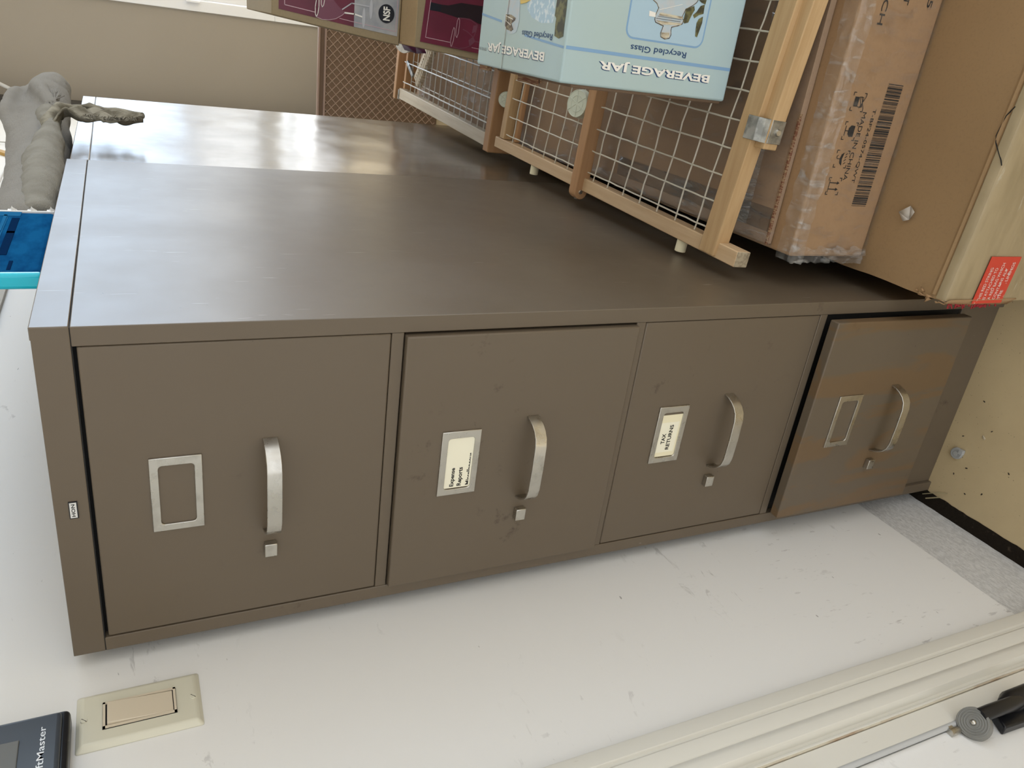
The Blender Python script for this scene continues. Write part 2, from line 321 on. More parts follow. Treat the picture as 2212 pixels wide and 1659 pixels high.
def film(name, opacity, milky):
    m = bpy.data.materials.new(name); m.use_nodes = True; n = m.node_tree.nodes; l = m.node_tree.links; n.clear()
    o = n.new('ShaderNodeOutputMaterial'); tr = n.new('ShaderNodeBsdfTransparent'); gl = n.new('ShaderNodeBsdfGlossy'); df = n.new('ShaderNodeBsdfDiffuse')
    gl.inputs['Roughness'].default_value = 0.12; df.inputs['Color'].default_value = (0.62, 0.62, 0.60, 1); gl.inputs['Color'].default_value = (0.95, 0.95, 0.95, 1)
    t = n.new('ShaderNodeTexCoord'); nz = n.new('ShaderNodeTexNoise'); nz.inputs['Scale'].default_value = 35; nz.inputs['Detail'].default_value = 5; nz.inputs['Distortion'].default_value = 1.2
    mp = n.new('ShaderNodeMapping'); mp.inputs['Scale'].default_value = (2.2, 0.5, 0.7); l.new(t.outputs['Object'], mp.inputs[0]); l.new(mp.outputs[0], nz.inputs['Vector'])
    bp = n.new('ShaderNodeBump'); bp.inputs['Strength'].default_value = 1.0; bp.inputs['Distance'].default_value = 0.006; l.new(nz.outputs['Fac'], bp.inputs['Height'])
    l.new(bp.outputs[0], gl.inputs['Normal'])
    mr_ = n.new('ShaderNodeMapRange'); mr_.inputs['From Min'].default_value = 0.5; mr_.inputs['From Max'].default_value = 0.72; mr_.inputs['To Min'].default_value = milky * 0.2; mr_.inputs['To Max'].default_value = milky
    l.new(nz.outputs['Fac'], mr_.inputs['Value'])
    m1 = n.new('ShaderNodeMixShader'); l.new(mr_.outputs[0], m1.inputs[0]); l.new(tr.outputs[0], m1.inputs[1]); l.new(df.outputs[0], m1.inputs[2])
    fr = n.new('ShaderNodeFresnel'); fr.inputs['IOR'].default_value = 1.45; l.new(bp.outputs[0], fr.inputs['Normal'])
    ad = n.new('ShaderNodeMath'); ad.operation = 'ADD'; ad.use_clamp = True; mw = n.new('ShaderNodeMapRange'); mw.inputs['From Min'].default_value = 0.53; mw.inputs['From Max'].default_value = 0.66; mw.inputs['To Min'].default_value = 0.06; l.new(nz.outputs['Fac'], mw.inputs['Value'])
    fm = n.new('ShaderNodeMath'); fm.operation = 'MULTIPLY'; l.new(fr.outputs[0], fm.inputs[0]); l.new(mw.outputs[0], fm.inputs[1]); l.new(fm.outputs[0], ad.inputs[0]); ad.inputs[1].default_value = opacity
    m2 = n.new('ShaderNodeMixShader'); l.new(ad.outputs[0], m2.inputs[0]); l.new(m1.outputs[0], m2.inputs[1]); l.new(gl.outputs[0], m2.inputs[2])
    l.new(m2.outputs[0], o.inputs['Surface']); return m
m_film = film('clear_wrap', 0.0, 0.10)
m_film2 = film('crumpled_wrap', 0.03, 0.42)
m_ptape = film('packing_tape', 0.05, 0.22)

# ================================================================== THE SETTING
XW = -0.018
bm = BM(); box(bm, -1.0, 4.2, -3.0, 4.4, -0.1, 0.0); struct('floor', bm, m_floor)
# left wall: drywall whose lower edge runs a little uneven, door opening towards the viewer
bm = BM()
hexa(bm, [(XW - 0.12, -0.275, 0.149), (XW, -0.275, 0.149), (XW, 4.42, 0.12), (XW - 0.12, 4.42, 0.12), (XW - 0.12, -0.275, 2.6), (XW, -0.275, 2.6), (XW, 4.42, 2.6), (XW - 0.12, 4.42, 2.6)])
box(bm, XW - 0.12, XW, -3.0, -0.275, 2.1, 2.6); struct('wall_left', bm, m_wall)
bm = BM(); hexa(bm, [(-0.14, -0.275, 0), (-0.0245, -0.275, 0), (-0.0245, 4.42, 0), (-0.14, 4.42, 0), (-0.14, -0.275, 0.1485), (-0.027, -0.275, 0.1485), (-0.027, 4.42, 0.1195), (-0.14, 4.42, 0.1195)])
struct('baseboard_left', bm, m_curb)
bm = BM(); box(bm, XW - 0.12, 4.2, -3.0, 4.42, 2.6, 2.7); struct('ceiling', bm, plain('ceiling_white', (0.78, 0.77, 0.74, 1), 0.8))
# dark dirty gap between floor and curb
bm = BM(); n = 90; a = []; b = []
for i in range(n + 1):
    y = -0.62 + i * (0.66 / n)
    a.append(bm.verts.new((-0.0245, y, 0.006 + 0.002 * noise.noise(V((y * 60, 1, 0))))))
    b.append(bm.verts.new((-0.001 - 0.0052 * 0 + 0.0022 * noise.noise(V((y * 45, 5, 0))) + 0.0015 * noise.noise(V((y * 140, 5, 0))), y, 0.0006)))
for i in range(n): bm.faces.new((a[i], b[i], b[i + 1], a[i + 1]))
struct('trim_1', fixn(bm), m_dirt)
# door casing: moulded profile standing on the wall
bm = BM()
prof = [(-0.030, -0.272), (-0.0085, -0.272), (-0.0075, -0.2745), (-0.0060, -0.2900), (-0.0085, -0.2920), (-0.0085, -0.2945), (-0.0045, -0.2975), (-0.0030, -0.3140), (-0.0042, -0.3170), (-0.0020, -0.3190), (-0.0005, -0.3250), (-0.0012, -0.3345), (-0.0050, -0.3365), (-0.0090, -0.3385), (-0.0100, -0.3425), (-0.0045, -0.3445), (-0.0040, -0.3475), (-0.030, -0.3475)]
prism(bm, prof, 2, 0.0, 2.14); struct('trim_2', fixn(bm), m_trimp, 0.0006)
bm = BM(); box(bm, -0.030, -0.0056, -0.3490, -0.3475, 0, 2.14); struct('trim_3', bm, m_rust)
bm = BM(); box(bm, -0.060, -0.0065, -0.3755, -0.3495, 0, 2.14); struct('trim_4', bm, m_trimp, 0.001)
bm = BM(); tube(bm, [(-0.009, -0.3775, z) for z in (0.0, 0.5, 1.0, 1.6, 2.1)], 0.0032, 12); struct('trim_5', bm, m_strip)
bm = BM(); box(bm, -0.055, -0.013, -1.28, -0.3785, 0.012, 2.08); struct('door_1', bm, m_wall, 0.002)
# back wall around the window
bm = BM(); box(bm, XW - 0.12, 0.53, 4.3, 4.42, 0, 2.6); box(bm, 0.53, 1.35, 4.3, 4.42, 2.15, 2.6); box(bm, 1.35, 1.50, 4.3, 4.42, 0, 2.6); box(bm, 1.50, 3.9, 4.3, 4.42, 2.2, 2.6); box(bm, 3.9, 4.2, 4.3, 4.42, 0, 2.6)
struct('wall_back', bm, m_beige)
bm = BM()
def frame(bm, x0, x1, z0, z1, y0, y1, t):
    box(bm, x0, x0 + t, y0, y1, z0, z1); box(bm, x1 - t, x1, y0, y1, z0, z1); box(bm, x0 + t, x1 - t, y0, y1, z0, z0 + t); box(bm, x0 + t, x1 - t, y0, y1, z1 - t, z1)
frame(bm, 0.53, 1.35, 0.40, 2.15, 4.285, 4.40, 0.055)
frame(bm, 0.53, 1.35, 0.0, 0.40, 4.285, 4.40, 0.04)  # made-up unseen opening below the sill, added to brighten the rear cabinet's reflection
frame(bm, 0.59, 1.29, 0.46, 2.09, 4.31, 4.37, 0.035)
frame(bm, 1.47, 1.53, 0.0, 2.2, 4.285, 4.43, 0.025)
box(bm, 0.572, 0.584, 4.262, 4.285, 0.80, 0.87)
struct('window_1', bm, m_vinyl, 0.003)
bm = BM(); box(bm, XW, 0.012, 4.16, 4.298, 0.0, 2.6); struct('corner_strip', bm, plain('dark_corner_strip', (0.05, 0.045, 0.04, 1), 0.8))  # plain near-black strip filling the corner of left and back wall

bm = BM(); box(bm, -2.0, 7.0, 4.42, 14.0, -0.14, -0.02); struct('ground', bm, plain('pale_driveway', (0.74, 0.74, 0.73, 1), 0.7))
# fence outside the window
t = empty('garden_fence', (0.4, 6.2, 0), 'pale weathered board fence seen outside through the window', 'fence')
bm = BM()
x = -0.5
while x < 1.25:
    box(bm, x, x + 0.085, 6.2 + random.uniform(-.004, .004), 6.22, 0.05, 0.78 + random.uniform(-.01, .01)); x += 0.1
obj('fence_boards', bm, m_fence, t, 0.002)
bm = BM(); box(bm, -0.5, 1.27, 6.22, 6.26, 0.2, 0.28); box(bm, -0.5, 1.27, 6.22, 6.26, 0.6, 0.68); box(bm, -0.5, -0.42, 6.26, 6.34, -0.02, 0.8); box(bm, 1.19, 1.27, 6.26, 6.34, -0.02, 0.8); obj('fence_rail', bm, m_fence, t)

# wall details high on the left wall beyond the cabinets
bm = BM(); box(bm, XW, XW + 0.010, 0.95, 1.42, 1.488, 1.512); struct('trim_7', bm, plain('grey_wall_strip', (0.42, 0.40, 0.35, 1), 0.6), 0.001)
bm = BM(); tube(bm, [(XW + 0.003, 2.0, 1.600), (XW + 0.003, 2.4, 1.609), (XW + 0.003, 2.72, 1.612)], 0.0022, 8); tag(obj('wall_cord', bm, m_pole), 'thin grey cord running along the white wall behind the towel', 'cord')
bm = BM(); d = V((0, -0.062, -0.032)).normalized()
hexa(bm, [(XW, 2.915, 1.715), (XW + .012, 2.915, 1.715), (XW + .012, 2.885, 1.73), (XW, 2.885, 1.73), (XW, 2.71, 1.555), (XW + .012, 2.71, 1.555), (XW + .012, 2.68, 1.57), (XW, 2.68, 1.57)][::-1])
tag(obj('wooden_strip', fixn(bm), m_amber, None, 0.001), 'narrow amber wooden strip fixed aslant on the white wall behind the towel', 'wood strip')
bm = BM(); tube(bm, [(XW + 0.008, 3.02, 1.70), (XW + 0.010, 3.0, 1.62), (XW + .014, 2.985, 1.60), (XW + .02, 2.99, 1.585)], 0.003, 8); tube(bm, [(XW + 0.010, 3.0, 1.62), (XW + .012, 2.93, 1.60)], 0.002, 6)
tag(obj('wire_hook', bm, m_pole), 'small pale wire hook on the white wall just beyond the amber strip', 'hook')
bm = BM(); tube(bm, [(0.20, 4.18, 2.02), (-0.002, 4.15, 1.60), (0.0, 4.15, 1.55)], 0.009, 10)
tag(obj('leaning_rod', bm, m_pole), 'pale thin rod slanting across the back wall above the towel', 'rod')

# ================================================================== FILING CABINETS
H = 1.321; W = 0.361; D1 = 0.750
cab = empty('filing_cabinet', (W / 2, D1 / 2, 0), 'tall taupe metal filing cabinet with four drawers facing forward against the white wall', 'filing cabinet')
# body: shell + face frame
bm = BM()
box(bm, 0.0, 0.0012, 0.001, D1, 0, H, 0)
box(bm, 0.0012, W - 0.0012, 0.03, D1, H - 0.003, H, 0)
box(bm, 0.0012, W - 0.0012, D1 - 0.002, D1, 0, H - .003, 0)
obj('cabinet_shell', bm, m_front, cab)
bm = BM()   # right side: panel below, folded top band above the seam
box(bm, W - 0.0014, W, 0.0, D1, 0.0, 1.2912)
obj('side_panel', bm, m_side, cab, 0.0006)
bm = BM(); box(bm, W - 0.012, W + 0.0002, 0.0006, D1, 1.2922, H + 0.0008); obj('side_top_band', bm, m_side, cab, 0.0008)
bm = BM(); box(bm, W - 0.006, W - 0.0016, 0.004, D1 - 0.004, 1.288, 1.296); box(bm, 0.004, W - .004, 0.010, 0.030, 0.01, 1.31); obj('dark_interior', bm, m_black, cab)
bm = BM()
box(bm, 0.0, W - 0.0004, 0.0, 0.014, 1.2919, H)                       # top band
box(bm, 0.0, 0.0168, 0.0, 0.018, 0.0, 1.2915); box(bm, 0.3425, W - 0.0004, 0.0, 0.018, 0.0, 1.2915)  # stiles
for zt in (1.0060, 0.7031, 0.4002): box(bm, 0.0168, 0.3425, 0.0006, 0.018, zt - 0.0135, zt - 0.0004)
box(bm, 0.0168, 0.3425, 0.006, 0.018, 0.0, 0.092)
obj('face_frame', bm, m_front, cab, 0.0009)
bm = BM(); box(bm, 0.0006, W - 0.0010, 0.0004, 0.013, 1.2915 - 0.0006, 1.2924); obj('frame_seam', bm, m_black, cab)
# maker's badge on the top band
bm = BM(); box(bm, 0.1682, 0.1868, -0.0010, 0.0, 1.3012, 1.3088, 0); box(bm, 0.1692, 0.1858, -0.0013, -0.0009, 1.3022, 1.3080, 1)
text(bm, 'HON', (0.1706, -0.00145, 1.3036), (0.0138, 0, 0), (0, 0, 0.0031), 2, bold=0.02)
obj('badge', bm, [m_blackp, m_white_plate, m_ink], cab, label='small black and white maker badge')

def drawer(z0, z1, y, shift=0.0, mat=None, xr=(0.0178, 0.3418)):
    d = obj('drawer', (lambda b: (box(b, xr[0], xr[1], y, y + 0.0155, z0, z1), b)[-1])(BM()), mat or m_front, cab, 0.0018, segs=3)
    zc = z1
    # label holder
    lz1, lz0, lx0, lx1 = z1 - 0.0492, z1 - 0.0968, 0.1396 + shift, 0.2236 + shift
    b = BM(); T = 0.0022
    def ring(x0, x1, z0_, z1_, xi0, xi1, zi0, zi1, ya, yb, r=0.004):
        o_ = [(x0, z0_), (x1, z0_), (x1, z1_), (x0, z1_)]
        # inner outline with rounded corners
        i_ = []
        for cx_, cz_, a0 in ((xi1 - r, zi1 - r, 0), (xi0 + r, zi1 - r, 90), (xi0 + r, zi0 + r, 180), (xi1 - r, zi0 + r, 270)):
            for k in range(5):
                an = math.radians(a0 + k * 22.5); i_.append((cx_ + r * math.cos(an), cz_ + r * math.sin(an)))
        corner = [2, 3, 0, 1]
        A = [b.verts.new((p[0], ya, p[1])) for p in o_]; B = [b.verts.new((p[0], y - 0.0001, p[1])) for p in o_]
        Cc = [b.verts.new((p[0], ya, p[1])) for p in i_]; Dd = [b.verts.new((p[0], yb, p[1])) for p in i_]
        m_ = len(i_)
        for k in range(4):
            q = corner[k]; qn = corner[(k + 1) % 4]
            for j in range(4): b.faces.new((A[q], Cc[k * 5 + j], Cc[k * 5 + j + 1]))
            b.faces.new((A[q], Cc[k * 5 + 4], Cc[(k * 5 + 5) % m_], A[qn]))
        for k in range(4): b.faces.new((A[k], A[(k + 1) % 4], B[(k + 1) % 4], B[k]))
        for k in range(m_): b.faces.new((Cc[k], Dd[k], Dd[(k + 1) % m_], Cc[(k + 1) % m_]))
    ring(lx0, lx1, lz0, lz1, lx0 + 0.0076, lx1 - 0.0090, lz0 + 0.0072, lz1 - 0.0078, y - T, y - 0.0001)
    obj('label_holder', fixn(b), m_steel, d, 0.0006)
    # strap handle
    b = BM(); hx0, hx1, hz0, hz1 = 0.1225 + shift, 0.2330 + shift, z1 - 0.1690, z1 - 0.1540
    path = [(hx0 - 0.001, 0.0), (hx0 + 0.0005, -0.007), (hx0 + 0.004, -0.015), (hx0 + 0.009, -0.022), (hx0 + 0.016, -0.0272), (hx0 + 0.026, -0.0298), (hx0 + 0.055, -0.0305), (hx1 - 0.026, -0.0298), (hx1 - 0.016, -0.0272), (hx1 - 0.009, -0.022), (hx1 - 0.004, -0.015), (hx1 - 0.0005, -0.007), (hx1 + 0.001, 0.0)]
    th = 0.0024; L1 = []
    for i, q in enumerate(path):
        p0 = V((path[max(i - 1, 0)][0], path[max(i - 1, 0)][1])); p1 = V((path[min(i + 1, len(path) - 1)][0], path[min(i + 1, len(path) - 1)][1]))
        dd = (p1 - p0).normalized(); nn = V((-dd.y, dd.x)) * th
        zz = (hz0, hz1)
        L1.append([b.verts.new((q[0], y + q[1], hz0)), b.verts.new((q[0], y + q[1], hz1)), b.verts.new((q[0] + nn.x, y + min(q[1] + nn.y, 0.0), hz1)), b.verts.new((q[0] + nn.x, y + min(q[1] + nn.y, 0.0), hz0))])
    for i in range(len(L1) - 1):
        for k in range(4): b.faces.new((L1[i][k], L1[i][(k + 1) % 4], L1[i + 1][(k + 1) % 4], L1[i + 1][k]))
    b.faces.new(L1[0]); b.faces.new(L1[-1][::-1])
    obj('handle', fixn(b), m_steel, d, 0.0006)
    # thumb latch
    b = BM(); box(b, 0.0912 + shift, 0.1072 + shift, y - 0.008, y, z1 - 0.1680, z1 - 0.1550); obj('thumb_latch', b, m_steel, d, 0.0008)
    return d, (lx0, lx1, lz0, lz1)
d1, L1_ = drawer(1.0062, 1.2880, 0.0006, 0.0006)
d2, L2_ = drawer(0.7015, 0.9910, -0.0060, 0, None, (0.0170, 0.3398))
d3, L3_ = drawer(0.4006, 0.6890, 0.0004)
d4, L4_ = drawer(0.1060, 0.3880, -0.0224, 0.001, m_front4, (0.0225, 0.3385))
# cards
bm = BM(); y = -0.0060 - 0.0006; x0, x1, z0, z1 = L2_
box(bm, x0 + 0.0085, x1 - 0.0065, y, y + 0.0005, z0 + 0.0065, z1 - 0.0065, 0)
text(bm, 'Expense', (x0 + 0.0105, y - 0.0001, z1 - 0.0215), (0.0250, 0, 0), (0, 0, 0.0066), 1, bold=0.03)
text(bm, 'Reports', (x0 + 0.0105, y - 0.0001, z1 - 0.0312), (0.0250, 0, 0), (0, 0, 0.0072), 1, bold=0.03)
text(bm, 'Miscellaneous', (x0 + 0.0105, y - 0.0001, z1 - 0.0410), (0.0430, 0, 0), (0, 0, 0.0062), 1, bold=0.03, clip=0.42)
obj('name_card', bm, [m_cardw, m_ink], d2, label='cream card lettered Expense Reports')
bm = BM(); y = 0.0004 - 0.0005; x0, x1, z0, z1 = L3_
box(bm, x0 + 0.0085, x1 - 0.0130, y, y + 0.0005, z0 + 0.0068, z1 - 0.0070, 0); box(bm, x0 + 0.0150, x1 - 0.0240, y - 0.0002, y + 0.0001, z0 + 0.010, z1 - 0.0070, 1)
text(bm, 'TAX', (x0 + 0.0280, y - 0.0004, z1 - 0.0200), (0.0155, 0, 0), (0, 0, 0.0060), 2, bold=0.025)
text(bm, 'RETURNS', (x0 + 0.0185, y - 0.0004, z1 - 0.0295), (0.0375, 0, 0), (0, 0, 0.0060), 2, bold=0.025)
obj('name_card', bm, [m_card, m_cardw, m_ink], d3, label='cream card lettered TAX RETURNS')

# second cabinet, back to back with the first
X2 = 0.3602; Y20 = 0.7525; Y21 = 1.585; H2 = 1.3175
cab2 = empty('filing_cabinet', (W / 2, (Y20 + Y21) / 2, 0), 'glossier taupe metal filing cabinet standing directly behind the four-drawer one', 'filing cabinet')
bm = BM(); box(bm, 0.0, X2 - 0.0016, Y20, Y21, 0, H2 - 0.001); obj('cabinet_shell', bm, m_front, cab2, 0.001)
bm = BM()
nx, nz = 36, 40; g = []
for i in range(nx + 1):
    row = []
    for j in range(nz + 1):
        y = Y20 + (Y21 - Y20) * i / nx; z = 1.288 * j / nz
        dd = 0.0012 * noise.noise(V((y * 4.5, z * 4.0, 3.3))) + 0.0006 * noise.noise(V((y * 11 + z * 6, z * 5, 1.3)))
        e = min(1, i / 3, (nx - i) / 3, (nz - j) / 3)
        row.append(bm.verts.new((X2 + dd * e, y, z)))
    g.append(row)
for i in range(nx):
    for j in range(nz): bm.faces.new((g[i][j], g[i + 1][j], g[i + 1][j + 1], g[i][j + 1]))
o = obj('side_panel', bm, m_side2, cab2)
bm = BM(); box(bm, X2 - 0.012, X2 + 0.0003, Y20, Y21, 1.2895, H2); obj('side_top_band', bm, m_side2, cab2, 0.0012)

# ================================================================== WALL SWITCH, GARAGE CONTROL
sw = empty('light_switch', (XW, -0.076, 1.262), 'ivory wall plate with almond rocker light switch beside the tall filing cabinet', 'light switch')
bm = BM(); P0 = (-0.1125, -0.0405, 1.2058, 1.3196)
a = [(XW, P0[0], P0[2]), (XW, P0[1], P0[2]), (XW, P0[1], P0[3]), (XW, P0[0], P0[3])]; k = 0.006
b_ = [(XW + 0.0055, P0[0] + k, P0[2] + k), (XW + 0.0055, P0[1] - k, P0[2] + k), (XW + 0.0055, P0[1] - k, P0[3] - k), (XW + 0.0055, P0[0] + k, P0[3] - k)]
hexa(bm, a + b_); obj('wall_plate', fixn(bm), m_ivory, sw, 0.0022, segs=3)
yc, zc = -0.0765, 1.2628
bm = BM(); box(bm, XW + 0.003, XW + 0.0062, yc - 0.0163, yc + 0.0163, zc - 0.0328, zc + 0.0328); o = obj('switch_recess', bm, m_black, sw)
bm = BM()
fx0, fx1 = XW + 0.0035, XW + 0.0075
box(bm, fx0, fx1, yc - 0.0160, yc - 0.0138, zc - 0.0325, zc + 0.0325); box(bm, fx0, fx1, yc + 0.0138, yc + 0.0160, zc - 0.0325, zc + 0.0325)
box(bm, fx0, fx1, yc - 0.0160, yc + 0.0160, zc - 0.0325, zc - 0.0303); box(bm, fx0, fx1, yc - 0.0160, yc + 0.0160, zc + 0.0303, zc + 0.0325)
obj('switch_frame', bm, m_almond, sw)
bm = BM(); prism(bm, [(XW + 0.0035, zc - 0.0296), (XW + 0.0066, zc - 0.0296), (XW + 0.0082, zc), (XW + 0.0105, zc + 0.0285), (XW + 0.0035, zc + 0.0290)], 1, yc - 0.0132, yc + 0.0132)
obj('rocker', fixn(bm), m_almond, sw, 0.0006)
for zz in (zc - 0.0485, zc + 0.0485):
    bm = BM(); cyl(bm, (XW + 0.0040, yc, zz), (1, 0, 0), 0.0034, 0.0024, 20, 0, 0.0028)
    hexa(bm, [(XW + 0.0063, yc - 0.0024, zz - 0.0019), (XW + 0.0066, yc - 0.0024, zz - 0.0019), (XW + 0.0066, yc - 0.0019, zz - 0.0023), (XW + 0.0063, yc - 0.0019, zz - 0.0023), (XW + 0.0063, yc + 0.0024, zz + 0.0019), (XW + 0.0066, yc + 0.0024, zz + 0.0019), (XW + 0.0066, yc + 0.0019, zz + 0.0023), (XW + 0.0063, yc + 0.0019, zz + 0.0023)], 1)
    obj('plate_screw', bm, [m_ivory, plain('screw_slot', (0.10, 0.09, 0.07, 1), 0.6)], sw)

gc = empty('door_control', (XW, -0.125, 1.37), 'charcoal garage door wall control mounted just above the ivory light switch', 'wall control')
bm = BM(); box(bm, XW, XW + 0.020, -0.178, -0.070, 1.3215, 1.452); obj('back_case', bm, m_dkplastic2, gc, 0.005, segs=4)
bm = BM(); box(bm, XW + 0.018, XW + 0.026, -0.1735, -0.0765, 1.3275, 1.447); obj('front_panel', bm, m_dkplastic, gc, 0.004, segs=4)
bm = BM(); box(bm, XW + 0.0255, XW + 0.0275, -0.150, -0.1025, 1.3595, 1.3745)
o = obj('push_button', bm, m_btn, gc, 0.0008)
bm = BM(); box(bm, XW + 0.0255, XW + 0.0270, -0.160, -0.089, 1.382, 1.425, 0); box(bm, XW + 0.0268, XW + 0.0276, -0.157, -0.092, 1.385, 1.422, 1); obj('display', bm, [m_dkplastic2, m_screen], gc, 0.0006)
bm = BM(); text(bm, 'LiftMaster', (XW + 0.02615, -0.1475, 1.3395), (0, 0.0555, 0), (0, 0, 0.0056), 0, bold=0.006); obj('lettering', bm, m_silver, gc)

# door holder on the door edge
dh = empty('door_stop', (-0.013, -0.40, 0.34), 'black fold-up door stop with grey rubber foot on the white door', 'door stop')
bm = BM(); hexa(bm, [(-0.013, -0.410, 0.300), (-0.001, -0.410, 0.300), (-0.001, -0.378, 0.300), (-0.013, -0.378, 0.300), (-0.013, -0.406, 0.392), (-0.001, -0.406, 0.392), (-0.001, -0.380, 0.380), (-0.013, -0.380, 0.380)])
tube(bm, [(0.002, -0.384, 0.310), (0.002, -0.384, 0.352), (0.003, -0.385, 0.366)], 0.013, 16, radii=[0.013, 0.013, 0.008]); obj('bracket', bm, m_blackp, dh, 0.002)
bm = BM(); tube(bm, [(0.006, -0.388, 0.345), (0.012, -0.391, 0.375), (0.012, -0.390, 0.405), (0.010, -0.389, 0.420)], 0.008, 12); obj('arm', bm, m_blackp, dh)
bm = BM(); ax = V((0.62, -0.16, 0.72)).normalized(); c0 = V((-0.004, -0.388, 0.420))
cyl(bm, c0, ax, 0.0185, 0.012, 40, 0, 0.0165)
for rr in (0.0145, 0.0118, 0.0092, 0.0066):
    aa = ax.cross(V((0, 1, 0))).normalized(); bb = ax.cross(aa)
    pts = [c0 + ax * 0.0122 + (aa * math.cos(t_) + bb * math.sin(t_)) * rr for t_ in [2 * math.pi * q / 32 for q in range(33)]]
    tube(bm, pts, 0.0008, 6)
obj('rubber_foot', bm, m_rubber, dh)
bm = BM(); bmesh.ops.create_uvsphere(bm, u_segments=16, v_segments=10, radius=0.0034, matrix=Matrix.Translation(c0 + ax * 0.0125)); obj('screw', bm, m_steel, dh)
bm = BM(); box(bm, -0.012, -0.006, -0.3855, -0.379, 0.446, 0.452); cyl(bm, (-0.010, -0.384, 0.440), (0, 0, 1), 0.0045, 0.014, 16); obj('spring_pin', bm, m_steel, dh)

# ================================================================== ON THE CABINETS
# blue wrapped pack
t = empty('blue_pack', (0.336, 0.31, 1.3218), 'thin blue film-wrapped pack with white comb edge standing on the front filing cabinet', 'package')
bm = BM(); box(bm, 0.335, 0.350, 0.186, 0.438, 1.3222, 1.475); obj('pack_body', bm, m_blue, t, 0.006, segs=3)
bm = BM(); box(bm, 0.334, 0.3512, 0.1775, 0.188, 1.3222, 1.476); obj('pack_edge', bm, m_cyan, t, 0.004, segs=3, label='glossy cyan edge of the blue pack')
bm = BM()
XF = 0.3503
for (ya, yb, za, zb, mi) in ((0.345, 0.428, 1.388, 1.400, 1), (0.345, 0.420, 1.374, 1.3775, 2), (0.250, 0.330, 1.384, 1.398, 1), (0.252, 0.325, 1.400, 1.402, 2), (0.248, 0.405, 1.360, 1.368, 1), (0.335, 0.343, 1.360, 1.368, 0), (0.250, 0.41, 1.3725, 1.3735, 2), (0.195, 0.225, 1.352, 1.3555, 1), (0.2, 0.236, 1.388, 1.3886, 2), (0.415, 0.435, 1.36, 1.4, 2)):
    box(bm, XF - 0.0005, XF + 0.0004, ya, yb, za, zb, mi)
for q in range(7): box(bm, XF, XF + 0.0006, 0.346 + q * 0.011, 0.3475 + q * 0.011, 1.3885, 1.3995, 2)
# recycling arrows
cy_, cz_ = 0.213, 1.3745
for q in range(3):
    a0 = math.radians(120 * q + 90)
    P = [(1.0, -0.75), (1.0, 0.35), (1.35, 0.35), (0.75, 0.95), (0.2, 0.3), (0.55, 0.3), (0.55, -0.45)]
    pts = []
    for (rx_, tx_) in P:
        yy = (rx_ * 0.0085) * math.cos(a0) - (tx_ * 0.0095) * math.sin(a0); zz = (rx_ * 0.0085) * math.sin(a0) + (tx_ * 0.0095) * math.cos(a0)
        pts.append((XF + 0.0006, cy_ + yy, cz_ + zz * 0.9))
    poly(bm, pts, 1)
obj('pack_print', bm, [m_blue, m_bluep, m_bluel], t)
bm = BM(); box(bm, 0.322, 0.3515, 0.437, 0.4405, 1.3222, 1.474)
for q in range(7):
    z = 1.3245 + q * 0.0215; tube(bm, [(0.326, 0.4430, z + 0.003), (0.3515, 0.4430, z + 0.003), (0.3515, 0.4430, z + 0.004)], 0.0050, 12); box(bm, 0.326, 0.3515, 0.4400, 0.4480, z - 0.001, z + 0.009)
obj('comb_edge', bm, m_capw, t, 0.001, label='white scalloped comb edge of the blue pack')

# towel bundle
def blob(bm, path, radii, n=20):
    pts = [V(p) for p in path]; rings = []
    for i, p in enumerate(pts):
        d = (pts[min(i + 1, len(pts) - 1)] - pts[max(i - 1, 0)]).normalized()
        a = V((0, 0, 1)).cross(d)
        if a.length < 0.05: a = V((1, 0, 0))
        a.normalize(); b = d.cross(a).normalized(); ra, rb = radii[i]
        rings.append([bm.verts.new(p + a * math.cos(2 * math.pi * k / n) * ra + b * math.sin(2 * math.pi * k / n) * rb) for k in range(n)])
    for i in range(len(rings) - 1):
        for k in range(n): bm.faces.new((rings[i][k], rings[i][(k + 1) % n], rings[i + 1][(k + 1) % n], rings[i + 1][k]))
    bm.faces.new(rings[0][::-1]); bm.faces.new(rings[-1])
def towel(name, parts, mat, voxel, label, cat, disp=0.012, scale=0.09, parent=None):
    bm = BM()
    for p, r in parts: blob(bm, p, r)
    o = obj(name, fixn(bm), mat, parent)
    if label: tag(o, label, cat)
    md = o.modifiers.new('remesh', 'REMESH'); md.mode = 'VOXEL'; md.voxel_size = voxel; md.use_smooth_shade = True
    md = o.modifiers.new('smooth', 'SMOOTH'); md.iterations = 5; md.factor = 0.5
    tx = bpy.data.textures.new(name + '_fold', 'CLOUDS'); tx.noise_scale = scale; tx.noise_depth = 2
    md = o.modifiers.new('fold', 'DISPLACE'); md.texture = tx; md.strength = disp; md.mid_level = 0.5; md.texture_coords = 'LOCAL'
    return o
